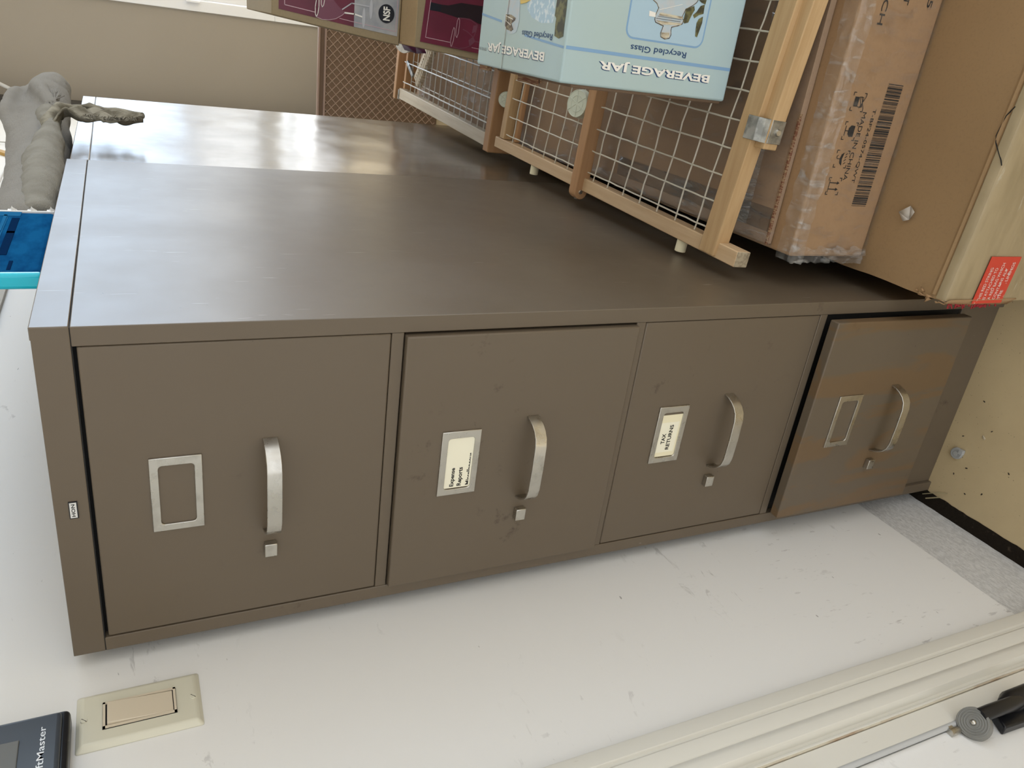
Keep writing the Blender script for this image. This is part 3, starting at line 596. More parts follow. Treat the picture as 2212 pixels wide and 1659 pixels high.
towel('terry_towel', [
    ([(0.300, 0.45, 1.365), (0.300, 0.50, 1.366), (0.305, 0.70, 1.368), (0.310, 0.90, 1.374), (0.325, 1.08, 1.382), (0.345, 1.20, 1.388), (0.37, 1.32, 1.380), (0.39, 1.42, 1.372), (0.40, 1.49, 1.365)],
     [(0.05, 0.038), (0.060, 0.042), (0.062, 0.045), (0.06, 0.05), (0.06, 0.055), (0.055, 0.055), (0.05, 0.048), (0.04, 0.036), (0.016, 0.014)]),
    ([(0.34, 1.00, 1.40), (0.355, 1.06, 1.425), (0.375, 1.14, 1.437), (0.392, 1.22, 1.430), (0.400, 1.28, 1.410)], [(0.010, 0.010), (0.017, 0.013), (0.020, 0.014), (0.018, 0.013), (0.010, 0.01)]),
    ([(0.395, 1.10, 1.352), (0.405, 1.16, 1.372), (0.41, 1.22, 1.385), (0.405, 1.28, 1.392)], [(0.010, 0.012), (0.018, 0.016), (0.020, 0.016), (0.010, 0.01)]),
    ], m_towel, 0.0055, 'white terry towel bundled on top of the rear filing cabinet beyond the blue pack', 'towel', 0.013, 0.06)
t = empty('frayed_rag', (0.36, 0.8, 1.322), 'greyer knotted rag lying on the cabinet edge, its frayed end dangling over the side', 'rag')
towel('knotted_body', [
    ([(0.335, 0.46, 1.345), (0.34, 0.52, 1.347), (0.345, 0.62, 1.349), (0.352, 0.72, 1.352), (0.360, 0.80, 1.352), (0.372, 0.88, 1.350), (0.385, 0.95, 1.349)],
     [(0.022, 0.022), (0.030, 0.026), (0.033, 0.028), (0.033, 0.03), (0.028, 0.026), (0.020, 0.020), (0.012, 0.012)]),
    ([(0.372, 0.96, 1.350), (0.376, 1.02, 1.358), (0.38, 1.08, 1.362), (0.384, 1.13, 1.355)], [(0.014, 0.014), (0.022, 0.02), (0.02, 0.02), (0.008, 0.008)]),
    ], (lambda k: (k.over(k.ramp(k.noise(30, 3), 0.4, 0.7), (0.24, 0.23, 0.20, 1)), k.bump(k.noise(300, 3, 0.7), 0.8, 0.002), k.m)[-1])(M('greyer_cloth', 0.95, 0, 0.1).base((0.30, 0.29, 0.255, 1))), 0.0045, None, None, 0.010, 0.05, parent=t)
def rag_edge(s):
    wd = (0.016 + 0.046 * min(1, s * 4)) * (1 if s < 0.60 else max(0.25, 1 - (s - 0.60) * 2.4))
    yc_ = 0.985 + 0.085 * s - 0.135 * max(0, s - 0.35)
    if s < 0.12: yc_ -= (0.12 - s) * 0.6
    return yc_, wd
bm = BM(); rows = 40; cols = 10; g = []
for i in range(rows + 1):
    s = i / rows; z = 1.350 - 0.150 * s; yc_, wd = rag_edge(s)
    r = []
    for j in range(cols + 1):
        u = j / cols - 0.5; y = yc_ + u * wd * 1.6
        if j == 0: y += 0.010 * noise.noise(V((i * 1.7, 3, 7)))
        x = 0.398 + 0.006 * math.sin(u * 11 + s * 7) + 0.014 * noise.noise(V((y * 26, z * 26, 2))) - (0.014 * (1 - s * 6) if s < 1 / 6 else 0)
        r.append(bm.verts.new((x, y, z)))
    g.append(r)
for i in range(rows):
    for j in range(cols): bm.faces.new((g[i][j], g[i + 1][j], g[i + 1][j + 1], g[i][j + 1]))
o = obj('rag_sheet', bm, m_rag, t); md = o.modifiers.new('thick', 'SOLIDIFY'); md.thickness = 0.003; md.offset = 0
bm = BM(); hem = [(0.378, 0.90, 1.350), (0.386, 0.955, 1.358)] + [(0.4035 + 0.003 * math.sin(q * 1.9), rag_edge(q / 10)[0] + rag_edge(q / 10)[1] * 0.78 + 0.004 * math.sin(q * 2.3), 1.350 - 0.0150 * q + (0.004 if q == 1 else 0)) for q in (1, 2, 3, 4, 5, 6, 7, 8, 9, 10)]
tube(bm, hem, 0.006, 12, radii=[0.010, 0.011, 0.009, 0.0065, 0.005, 0.0055, 0.0045, 0.005, 0.0045, 0.0055, 0.0085, 0.006]); obj('rolled_hem', bm, m_rag, t)
bm = BM()
for q in range(90):
    s = random.uniform(0.32, 0.95); z = 1.350 - 0.150 * s; yc_, wd = rag_edge(s); y0 = yc_ - wd * 0.8 + 0.006; ln = random.uniform(0.008, 0.024)
    tube(bm, [(0.399, y0 + 0.006, z + 0.002), (0.400 + random.uniform(-.003, .003), y0 - ln * 0.4, z), (0.401 + random.uniform(-.005, .005), y0 - ln, z - random.uniform(0, 0.006))], 0.0005, 5)
obj('fringe', bm, m_rag, t)
bm = BM()
for q in range(26):
    tube(bm, [(0.40, 1.10 + random.uniform(-.03, .03), 1.358 + random.uniform(-.01, .01)), (0.41 + random.uniform(-.01, .01), 1.15 + random.uniform(0, .06), 1.352 + random.uniform(-.016, .02))], 0.0013, 5, 1)
obj('tassel', bm, [m_rag, m_towel], t, label='pale frayed tuft of threads')
bm = BM(); g = []
for i in range(9):
    z = 1.286 - i * 0.0058; e_ = rag_edge((1.350 - z) / 0.150); e_ = e_[0] + e_[1] * 0.78 - 0.006; g.append([bm.verts.new((0.4035 + 0.002 * math.sin(i), e_ + (0.014 if 1 <= i <= 7 else 0.007) * j + 0.003 * random.random(), z)) for j in range(3)])
for i in range(8):
    for j in range(2): bm.faces.new((g[i][j], g[i + 1][j], g[i + 1][j + 1], g[i][j + 1]))
o = obj('torn_patch', bm, plain('dark_fibre', (0.10, 0.095, 0.085, 1), 0.9), t); md = o.modifiers.new('thick', 'SOLIDIFY'); md.thickness = 0.004

# ================================================================== BOX STACK
XR = 1.05
# big carton on the floor
t = empty('big_carton', (0.72, 0.4, 0), 'big dented brown carton on the floor with a red warning label at its corner', 'box')
bm = BM()
nx, ny = 30, 30
def ztop(x, y): return 0.280 + 0.0035 * noise.noise(V((x * 5, y * 5, 1.7)))
# the front top edge runs slightly aslant
def yf(x): return -0.082 - 0.045 * (x - 0.388)
g = []
for i in range(nx + 1):
    r = []
    for j in range(ny + 1):
        x = 0.386 + (XR - 0.386) * i / nx; s = j / ny; y = yf(x) + (0.94 - yf(x)) * s ** 1.6
        z = ztop(x, y) - 0.004 * (1 if j == 0 else 0)
        if i == 0: x += 0.004 * noise.noise(V((y * 18, 3, 0)))
        if i <= 1 and j == 0: z -= 0.004; x += 0.003
        r.append(bm.verts.new((x, y, z)))
    g.append(r)
for i in range(nx):
    for j in range(ny): bm.faces.new((g[i][j], g[i + 1][j], g[i + 1][j + 1], g[i][j + 1]))
# walls
def skirt(line, dx=0, dy=0):
    nn = 8; prev = line
    for k in range(1, nn + 1):
        cur = []
        for v in line:
            z = v.co.z * (1 - k / nn)
            q = 0.004 * noise.noise(V((v.co.x * 9, v.co.y * 9 + 4, z * 9))) * (1 if k < nn else 0)
            cur.append(bm.verts.new((v.co.x + dx * q, v.co.y + dy * q, z)))
        for i in range(len(line) - 1): bm.faces.new((prev[i], cur[i], cur[i + 1], prev[i + 1]))
        prev = cur
skirt([g[i][0] for i in range(nx + 1)], 0, 1); skirt([g[0][j] for j in range(ny + 1)], 1, 0); skirt([g[nx][j] for j in range(ny + 1)]); skirt([g[i][ny] for i in range(nx + 1)])
obj('carton_body', fixn(bm), m_cartA, t, 0)
# parcel tape folded over the front edge
bm = BM(); prev = None
for i in range(31):
    x = 0.3885 + (XR - 0.390) * i / 30
    e = yf(x)
    wob = 0.0008 * noise.noise(V((x * 40, 0, 5)))
    prof_ = [(e + 0.013, ztop(x, e + 0.013) + 0.0010), (e + 0.0050, ztop(x, e) + 0.0012 + wob), (e + 0.0005, ztop(x, e) - 0.0010), (e - 0.0022, ztop(x, e) - 0.0065), (e - 0.0030, 0.262), (e - 0.0050, 0.20), (e - 0.0055, 0.12), (e - 0.0055, 0.05)]
    cur = [bm.verts.new((x, p[0], p[1])) for p in prof_]
    if prev:
        for k in range(len(cur) - 1): bm.faces.new((prev[k], prev[k + 1], cur[k + 1], cur[k]))
    prev = cur
obj('parcel_tape', fixn(bm), m_tapeO, t, label='cloudy olive-brown parcel tape over the carton front')
bm = BM(); tube(bm, [(x_, y_, ztop(x_, y_) + 0.0012) for x_, y_ in ((0.633, -0.081), (0.622, -0.0745), (0.608, -0.0722), (0.598, -0.0708), (0.590, -0.0735), (0.580, -0.081), (0.572, -0.0875), (0.566, -0.091))], 0.0007, 5); obj('tear', bm, m_black, t)
# second crease strip on the top
bm = BM(); prev = None
for i in range(31):
    x = 0.392 + (XR - 0.392) * i / 30; e = yf(x) + 0.012
    cur = [bm.verts.new((x, e + a_, ztop(x, e + a_) + b__)) for a_, b__ in ((0.010, 0.0006), (0.007, 0.0019), (0.0035, 0.0003), (0.001, 0.0015))]
    if prev:
        for k in range(3): bm.faces.new((prev[k], prev[k + 1], cur[k + 1], cur[k]))
    prev = cur
obj('crease', fixn(bm), m_cartA, t)
# torn corner paper
bm = BM()
for q in range(14):
    x = 0.388 + random.uniform(-0.005, 0.004); y = -0.082 + random.uniform(-0.004, 0.045) ; z = 0.283 - random.uniform(0, 0.012)
    a_ = random.uniform(0, 3); r = random.uniform(0.003, 0.008)
    poly(bm, [(x, y, z), (x + r * math.cos(a_), y + r, z + 0.003), (x + r * 0.3, y + r * math.sin(a_), z + 0.006)], 0)
prev = None
for i in range(15):
    z = 0.276 - i * 0.010
    cur = [bm.verts.new((0.3835 + 0.0012 * noise.noise(V((z * 80, 0, 0))) - (0.0005 * i if i < 6 else 0.003) , yf(0.388) + 0.004, z)), bm.verts.new((0.392, yf(0.388) - 0.0062, z))]
    if prev: bm.faces.new((prev[0], prev[1], cur[1], cur[0]))
    prev = cur
o = obj('torn_edge', bm, m_cartC, t); md = o.modifiers.new('thick', 'SOLIDIFY'); md.thickness = 0.0012
# red label
yl = lambda x: yf(x) - 0.0064
bm = BM()
lx0, lx1, lz0, lz1 = 0.386, 0.452, 0.1665, 0.2300
hexa(bm, [(lx0, yl(lx0), lz0), (lx1, yl(lx1), lz0), (lx1, yl(lx1) + .0005, lz0), (lx0, yl(lx0) + .0005, lz0), (lx0, yl(lx0), lz1), (lx1, yl(lx1), lz1), (lx1, yl(lx1) + .0005, lz1), (lx0, yl(lx0) + .0005, lz1)], 0)
for i, (s, wd) in enumerate((('THIS RED STRING', 0.0475), ('IS ATTACHED TO', 0.0450), ('A RED BAG WHICH', 0.0520), ('CONTAINS ALL', 0.0430), ('THE      LININGS', 0.0530))):
    z = lz1 - 0.0135 - i * 0.0105; xx = lx0 + 0.0035 + (0.002 if i > 0 else 0)
    text(bm, s, (xx, yl(xx) - 0.0003, z), (wd, -0.045 * wd, 0), (0, 0, 0.0058), 1, bold=0.01)
for q in range(9):
    x = lx0 + random.uniform(0.006, 0.05); z = lz0 + random.uniform(0.004, 0.026); r = random.uniform(0.001, 0.0035)
    poly(bm, [(x, yl(x) - 0.0004, z), (x + r, yl(x) - 0.0005, z + r * 0.3), (x + r * 1.6, yl(x) - 0.0005, z + r), (x + r * 0.5, yl(x) - 0.0004, z + r * 0.8)], 1)
obj('red_label', bm, [m_red, m_redl], t, label='scuffed red label lettered in white')
bm = BM()
for q in range(34):
    z = random.uniform(0.165, 0.268); x = 0.3835 + random.uniform(-0.002, 0.001); y = yf(0.388) + 0.002
    tube(bm, [(x + 0.002, y, z), (x - random.uniform(0.001, 0.006), y - 0.001, z - random.uniform(-0.003, 0.004)), (x - random.uniform(0.001, 0.005), y, z - random.uniform(0.002, 0.008))], 0.0008, 5)
obj('red_string', bm, m_redthread, t, label='frayed red string poking from the carton edge')

# wrapped carton
t = empty('wrapped_carton', (0.7, 0.5, 0.28), 'film-wrapped brown carton with upside-down barcode, on the big dented carton', 'box')
bm = BM(); box(bm, 0.4065, XR, 0.060, 0.945, 0.2845, 0.4250); obj('carton_body', bm, m_cartB, t, 0.004, segs=3)
bm = BM(); YF = 0.0594
random.seed(21)
z_ = 0.4795
while z_ < 0.6395:
    wd = random.choice((0.0006, 0.0006, 0.0011, 0.0018, 0.0024)); 
    poly(bm, [(z_, YF, 0.3092), (z_ + wd, YF, 0.3092), (z_ + wd, YF, 0.3370), (z_, YF, 0.3370)]); z_ += wd + random.choice((0.0006, 0.0006, 0.0009, 0.0016))
random.seed(5)
# upside-down lettering: reads towards -X
text(bm, 'MADE IN CHINA', (0.6011, YF, 0.3685), (-0.0880, 0, 0), (0, 0, -0.0072))
text(bm, 'T-BF24-0574-QWT', (0.6064, YF, 0.3520), (-0.0960, 0, 0), (0, 0, -0.0066))
text(bm, '6INCH', (0.7650, YF, 0.3900), (-0.0620, 0, 0), (0, 0, -0.0095))
text(bm, 'T', (0.7390, YF, 0.3560), (-0.0090, 0, 0), (0, 0, -0.0095))
text(bm, '05', (0.7540, YF, 0.3130), (-0.0220, 0, 0), (0, 0, -0.0090))
def bracket(x0, x1, z0, z1):
    k = 0.0045; w_ = 0.0010
    for (cx_, sx_) in ((x0, 1), (x1, -1)):
        for (cz_, sz_) in ((z0, 1), (z1, -1)):
            poly(bm, [(cx_, YF, cz_), (cx_ + sx_ * k, YF, cz_), (cx_ + sx_ * k, YF, cz_ + sz_ * w_), (cx_, YF, cz_ + sz_ * w_)])
            poly(bm, [(cx_, YF - 1e-5, cz_), (cx_ + sx_ * w_, YF - 1e-5, cz_), (cx_ + sx_ * w_, YF - 1e-5, cz_ + sz_ * k), (cx_, YF - 1e-5, cz_ + sz_ * k)])
def R(x0, x1, z0, z1): poly(bm, [(x0, YF, z0), (x1, YF, z0), (x1, YF, z1), (x0, YF, z1)])
def line(p, q, w_=0.0009):
    p = V((p[0], 0, p[1])); q = V((q[0], 0, q[1])); d_ = (q - p).normalized(); n_ = V((-d_.z, 0, d_.x)) * w_ / 2
    poly(bm, [(a_.x, YF - 2e-5, a_.z) for a_ in (p - n_, q - n_, q + n_, p + n_)])
for x0, x1 in ((0.6008, 0.6240), (0.5645, 0.5877), (0.5288, 0.5518), (0.4930, 0.5161)): bracket(x0, x1, 0.3700, 0.3938)
R(0.6065, 0.6185, 0.3895, 0.3820 + 0.0) ; 
for (p, q) in (((0.6065, 0.3820), (0.6065, 0.3745)), ((0.6185, 0.3820), (0.6185, 0.3745)), ((0.6065, 0.3745), (0.6185, 0.3745)), ((0.605, 0.3785), (0.6195, 0.3705)), ((0.605, 0.3705), (0.6195, 0.3785)), ((0.6065, 0.3750), (0.6185, 0.3815))): line(p, q)
poly(bm, [(0.5695, YF, 0.3745), (0.5830, YF, 0.3745), (0.5835, YF, 0.3815), (0.5800, YF, 0.3850), (0.5725, YF, 0.3850), (0.5690, YF, 0.3815)]); R(0.5757, 0.5768, 0.3850, 0.3905); R(0.5700, 0.5825, 0.3900, 0.3910)
poly(bm, [(0.5320, YF, 0.3795), (0.5345, YF, 0.3840), (0.5405, YF, 0.3858), (0.5465, YF, 0.3840), (0.5490, YF, 0.3795), (0.5405, YF, 0.3815)])
for p, q in (((0.5405, 0.3850), (0.5405, 0.3905)), ((0.5405, 0.3905), (0.5435, 0.3915)), ((0.5435, 0.3915), (0.545, 0.3895)), ((0.534, 0.377), (0.5365, 0.3735)), ((0.538, 0.3775), (0.5405, 0.374)), ((0.542, 0.377), (0.5445, 0.3735)), ((0.546, 0.3765), (0.548, 0.3735))): line(p, q)
R(0.4960, 0.5130, 0.3905, 0.3914)
for cx_ in (0.5005, 0.5090):
    R(cx_ - 0.0006, cx_ + 0.0006, 0.3905, 0.3770); poly(bm, [(cx_ - 0.0022, YF, 0.3775), (cx_ + 0.0022, YF, 0.3775), (cx_, YF, 0.3725)])
obj('carton_print', bm, m_ink, t)
# film over the front face and its top edge
def sheet(fn, nu, nv, mat, name, parent):
    b = BM(); gg = [[b.verts.new(fn(i / nu, j / nv)) for j in range(nv + 1)] for i in range(nu + 1)]
    for i in range(nu):
        for j in range(nv): b.faces.new((gg[i][j], gg[i + 1][j], gg[i + 1][j + 1], gg[i][j + 1]))
    return obj(name, b, mat, parent)
def fr_(u, v):
    x = 0.402 + (XR - 0.402) * u; z = 0.2860 + 0.137 * v
    return (x, 0.0560 + 0.003 * noise.noise(V((x * 22 + z * 30, z * 12, 0))), z)
sheet(fr_, 90, 24, m_film, 'clear_film', t)
def ed_(u, v):
    x = 0.400 + (XR - 0.402) * u
    j = 0.0035 * noise.noise(V((x * 55, v * 7, 3))) + 0.002 * noise.noise(V((x * 140, v * 9, 8)))
    a_ = (v - 0.45) * 2.2
    if v < 0.45: return (x, 0.0555 + j, 0.425 - 0.020 * (0.45 - v) / 0.45 * (1 + 0.5 * noise.noise(V((x * 14, 0, 0)))))
    return (x, 0.056 + 0.05 * (v - 0.45), 0.4275 + j * 0.9)
sheet(ed_, 160, 12, m_film2, 'crumpled_film', t)
def lf_(u, v):
    z = 0.2865 + 0.1415 * v; j = 0.006 * noise.noise(V((z * 60, u * 5, 2))) + 0.003 * noise.noise(V((z * 160, u * 9, 2)))
    return (0.399 + 0.022 * u + j * 0.7, 0.0560 - 0.002 * math.sin(u * 3) + j, z)
sheet(lf_, 8, 60, m_film2, 'crumpled_film', t)
# flat carton on top
t = empty('flat_carton', (0.7, 0.5, 0.425), 'thin flat brown carton with open corrugated edge under the nearer wire rack', 'box')
bm = BM(); box(bm, 0.4135, XR, 0.098, 0.925, 0.4262, 0.4360); obj('carton_body', bm, m_cartIn, t, 0.001)
bm = BM(); box(bm, 0.4135, 0.588, 0.0960, 0.0985, 0.4345, 0.4385); obj('open_edge', bm, m_corr, t, label='open corrugated edge')
bm = BM(); box(bm, 0.4300, 0.462, 0.0990, 0.50, 0.4360, 0.4366); box(bm, 0.43, XR, 0.146, 0.196, 0.4364, 0.4368); obj('clear_tape', bm, m_ptape, t)
def top_(u, v):
    x = 0.413 + 0.5 * u; y = 0.10 + 0.80 * v
    return (x, y, 0.4385 + 0.0022 * abs(noise.noise(V((x * 26, y * 14, 0)))) + 0.0018 * noise.noise(V((x * 60, y * 8, 4))))
sheet(top_, 60, 90, m_film, 'clear_film', t)
def tl_(u, v):
    y = 0.09 + 0.82 * v; j = 0.004 * noise.noise(V((y * 50, u * 4, 9)))
    return (0.410 + 0.022 * u, y + j, 0.434 + 0.006 * math.sin(u * 3.1) + j)
sheet(tl_, 6, 130, m_film2, 'crumpled_film', t)
# board box under the far rack
t = empty('low_carton', (0.7, 1.35, 0), 'plain brown carton on the floor under the far wire rack', 'box')
bm = BM(); box(bm, 0.392, XR, 0.985, 1.78, 0.0, 0.385); obj('carton_body', bm, m_cartIn, t, 0.003)
def lt_(u, v):
    x = 0.395 + 0.5 * u; y = 0.99 + 0.78 * v
    return (x, y, 0.3875 + 0.003 * abs(noise.noise(V((x * 20, y * 12, 0)))))
sheet(lt_, 40, 50, m_film, 'clear_film', t)

# ================================================================== WIRE RACKS
GRP = 'wooden framed wire racks on the cartons'
def rbox(bm, x0, x1, y0, y1, z0, z1, mi=0): box(bm, x0, x1, y0, y1, z0, z1, mi)
r1 = empty('wire_rack', (0.3815, 0.096, 0.4905), 'nearer wooden rack with square cream wire grid lying on the flat carton', 'rack', None, (0, math.radians(2.3), math.radians(-1.5)))
bm = BM(); box(bm, 0, 0.0225, -0.004, 0.828, -0.024, 0.0); 
o = obj('rail', bm, [m_woodY, m_endgr], r1, 0.0014, local=True)
for p in o.data.polygons:
    if abs(p.normal.y) > 0.9: p.material_index = 1
bm = BM(); box(bm, 0.60, 0.6225, -0.004, 0.828, -0.024, 0.0); obj('rail', bm, m_woodY, r1, 0.0014, local=True)
def bar(name, xa, xb, ya, yb, ha, hb, zb, mat, parent=r1):
    b = BM(); hexa(b, [(xa, ya - ha, zb[0]), (xb, yb - ha, zb[0]), (xb, yb + ha, zb[0]), (xa, ya + ha, zb[0]), (xa, ya - ha, zb[1]), (xb, yb - ha, zb[1]), (xb, yb + ha, zb[1]), (xa, ya + ha, zb[1])])
    return obj(name, b, mat, parent, 0.0014, local=True)
bar('end_bar', 0.0025, 0.622, 0.0540, 0.020, 0.0165, 0.0165, (-0.018, 0.0055), m_woodX)
bar('end_bar', 0.158, 0.622, 0.0215, -0.005, 0.0110, 0.0110, (-0.026, -0.0030), m_woodX)
bar('end_bar', 0.0235, 0.60, 0.796, 0.780, 0.0115, 0.0115, (-0.022, 0.000), m_woodX)
bar('end_bar', 0.0235, 0.60, 0.762, 0.748, 0.006, 0.006, (-0.026, -0.016), m_woodXo)
bar('cross_bar', 0.20, 0.60, 0.352, 0.350, 0.009, 0.009, (-0.026, -0.012), m_woodXo)
# middle bar with rounded, screwed end
bm = BM(); outl = []
for k in range(9):
    an = math.radians(90 + k * 22.5); outl.append((-0.004 + 0.013 * math.cos(an), 0.0 + 0.013 * math.sin(an)))
pts = [(x_, z_) for x_, z_ in outl]
pts = [(-0.004 + 0.0125 * math.cos(math.radians(90 + k * 22.5)), 0.0005 + 0.0125 * math.sin(math.radians(90 + k * 22.5))) for k in range(9)] + [(0.61, -0.012), (0.61, 0.013)]
prism(bm, pts, 1, 0.4255, 0.4500); obj('middle_bar', fixn(bm), m_woodXo, r1, 0.0014, local=True)
bm = BM(); cyl(bm, (-0.003, 0.4258, 0.002), (0, -1, 0), 0.0042, 0.0022, 20, 0, 0.0032); cyl(bm, (-0.0158, 0.437, 0.002), (-1, 0, 0), 0.0045, 0.002, 20, 0, 0.003); obj('screw', bm, m_steel, r1, local=True)
def wires(parent, xs, ys, x0, x1, y0, y1, zc, r, mats, wob=0.0012, skew=-0.0):
    for x_ in xs:
        b = BM(); n_ = 34
        tube(b, [(x_ + wob * noise.noise(V((x_ * 70, q * 0.8, 1))), y0 + (y1 - y0) * q / n_, zc + r + wob * 0.8 * noise.noise(V((x_ * 50, q * 1.1, 6)))) for q in range(n_ + 1)], r, 6)
        obj('long_wire', b, mats, parent, local=True)
    for y_ in ys:
        b = BM(); n_ = 28
        tube(b, [(x0 + (x1 - x0) * q / n_, y_ + wob * 1.5 * math.sin(q * 1.45 + y_ * 20) * 0.7 + skew * (x1 - x0) * q / n_ + wob * noise.noise(V((q * 0.9, y_ * 30, 3))), zc - r + wob * 0.6 * noise.noise(V((y_ * 50, q * 1.1, 6)))) for q in range(n_ + 1)], r, 6)
        obj('cross_wire', b, mats, parent, local=True)
wires(r1, [0.034 + 0.0376 * k for k in range(15)], [0.106 + 0.05 * k for k in range(7)] + [0.506 + 0.05 * k for k in range(6)], 0.010, 0.612, 0.040, 0.786, -0.006, 0.00125, m_wire, skew=-0.075)
for yy in (0.128, 0.640):
    bm = BM(); cyl(bm, (0.0, yy, -0.011), (-1, 0, 0), 0.0085, 0.0185, 20); obj('peg_foot', bm, m_card, r1, 0.0008, local=True, label='cream rubber peg foot')
# clamp plate
bm = BM(); 
box(bm, 0.166, 0.196, 0.0235, 0.0440, 0.0056, 0.0072); hexa(bm, [(0.166, 0.0100, -0.004), (0.196, 0.0100, -0.004), (0.196, 0.0118, -0.004), (0.166, 0.0118, -0.004), (0.166, 0.0235, 0.0056), (0.196, 0.0235, 0.0056), (0.196, 0.0235, 0.0072), (0.166, 0.0235, 0.0072)])
box(bm, 0.166, 0.196, 0.0082, 0.0100, -0.027, -0.004)
obj('clamp_plate', fixn(bm), m_zinc, r1, 0.0012, local=True, label='bent zinc clamp plate')
bm = BM(); cyl(bm, (0.181, 0.0082, -0.017), (0, -1, 0.1), 0.0048, 0.003, 20, 0, 0.0034); obj('screw', bm, m_steel, r1, local=True)

r2 = empty('wire_rack', (0.3855, 1.034, 0.4605), 'far wooden rack with dense grey wires and a slotted comb, beyond the nearer rack', 'rack', None, (0, math.radians(1.6), math.radians(-2.3)))
bm = BM(); box(bm, 0, 0.030, 0.0, 0.690, -0.022, 0.002); obj('rail', bm, m_woodPale, r2, 0.0014, local=True)
bm = BM(); box(bm, 0.004, 0.020, -0.012, 0.64, -0.046, -0.024); obj('rail', bm, m_woodY, r2, 0.0014, local=True)
bm = BM(); box(bm, 0.58, 0.61, -0.01, 0.70, -0.040, 0.0); obj('rail', bm, m_woodY, r2, 0.0014, local=True)
bm = BM(); box(bm, -0.006, 0.61, -0.042, -0.012, -0.048, 0.014); obj('end_bar', bm, m_woodXo, r2, 0.0025, local=True)
bm = BM(); box(bm, 0.032, 0.58, 0.004, 0.020, -0.030, -0.002); obj('end_bar', bm, m_woodX, r2, 0.0014, local=True)
bm = BM(); box(bm, -0.004, 0.61, 0.700, 0.722, -0.048, 0.010); obj('end_bar', bm, m_woodXo, r2, 0.0020, local=True)
bm = BM(); box(bm, 0.034, 0.58, 0.645, 0.660, -0.040, 0.0); obj('end_bar', bm, m_woodXo, r2, 0.0014, local=True)
for (xs, zc, r) in (([0.052, 0.108, 0.168, 0.228], -0.002, 0.0018), ([0.058, 0.114, 0.174, 0.234, 0.30], -0.022, 0.0013)):
    wires(r2, xs, [], 0, 0, 0.002, 0.665, zc, r, m_wire2, 0.0008)
wires(r2, [], [0.045 + 0.0405 * k for k in range(15)], 0.012, 0.60, 0, 0, -0.006, 0.0016, m_wire2, 0.0008)
bm = BM()
A = V((0.075, 0.565, -0.002)); B = V((0.205, 0.455, -0.002)); d = (B - A).normalized(); nrm = V((-d.y, d.x, 0))
for q in range(17):
    p = A + (B - A) * (q / 16.0)
    hexa(bm, [tuple(c) for c in (p - d * 0.0026 - V((0, 0, 0.016)), p + d * 0.0026 - V((0, 0, 0.016)), p + d * 0.0026 - nrm * 0.030 - V((0, 0, 0.016)), p - d * 0.0026 - nrm * 0.030 - V((0, 0, 0.016)), p - d * 0.0026, p + d * 0.0026, p + d * 0.0026 - nrm * 0.030, p - d * 0.0026 - nrm * 0.030)])
hexa(bm, [tuple(c) for c in (A - d * 0.006 - V((0, 0, .016)), B + d * 0.006 - V((0, 0, .016)), B + d * .006 + nrm * 0.013 - V((0, 0, .016)), A - d * .006 + nrm * 0.013 - V((0, 0, .016)), A - d * 0.006, B + d * 0.006, B + d * .006 + nrm * 0.013, A - d * .006 + nrm * 0.013)])
obj('slotted_comb', fixn(bm), m_woodPale, r2, 0.0008, local=True)
bm = BM(); box(bm, -0.002, 0.026, 0.683, 0.692, -0.024, 0.005); obj('hinge_plate', bm, m_zinc, r2, 0.001, local=True)
bm = BM(); hexa(bm, [(0.075, 0.585, -.004), (0.083, 0.575, -.004), (0.115, 0.640, -.004), (0.107, 0.648, -.004), (0.075, 0.585, .003), (0.083, 0.575, .003), (0.115, 0.640, .003), (0.107, 0.648, .003)]); obj('hinge_plate', fixn(bm), m_zinc, r2, 0.001, local=True)

# round plastic caps
def capm(name, c, ax, r, h, mat, label):
    b = BM(); ax = V(ax).normalized(); cyl(b, V(c), ax, r, h, 40, 0, r * 0.93)
    aa = ax.cross(V((0, 0.3, 1))).normalized(); bb = ax.cross(aa)
    for k in range(6):
        an = k * math.pi / 3
        dv = aa * math.cos(an) + bb * math.sin(an)
        tube(b, [V(c) + ax * (h + 0.0002) + dv * r * 0.12, V(c) + ax * (h + 0.0002) + dv * r * 0.88], 0.0007, 6)
    for rr in (0.55, 0.9):
        tube(b, [V(c) + ax * h + (aa * math.cos(a_) + bb * math.sin(a_)) * r * rr for a_ in [2 * math.pi * q / 32 for q in range(33)]], 0.0008, 6)
    return tag(obj(name, b, mat, None, 0.0012), label, 'disc')
capm('plastic_disc', (0.536, 0.582, 0.4840), (0.05, -0.30, 0.95), 0.0255, 0.012, m_cap, 'greenish white round plastic cap leaning on the nearer wire rack by its middle bar')
capm('plastic_disc', (0.500, 0.968, 0.452), (0.1, -0.75, 0.60), 0.0180, 0.008, m_cap, 'small round plastic cap between the two wire racks')
capm('plastic_disc', (0.575, 1.66, 0.474), (-0.3, -0.5, 0.8), 0.030, 0.012, m_capw, 'white plastic cap at the far end of the far wire rack')

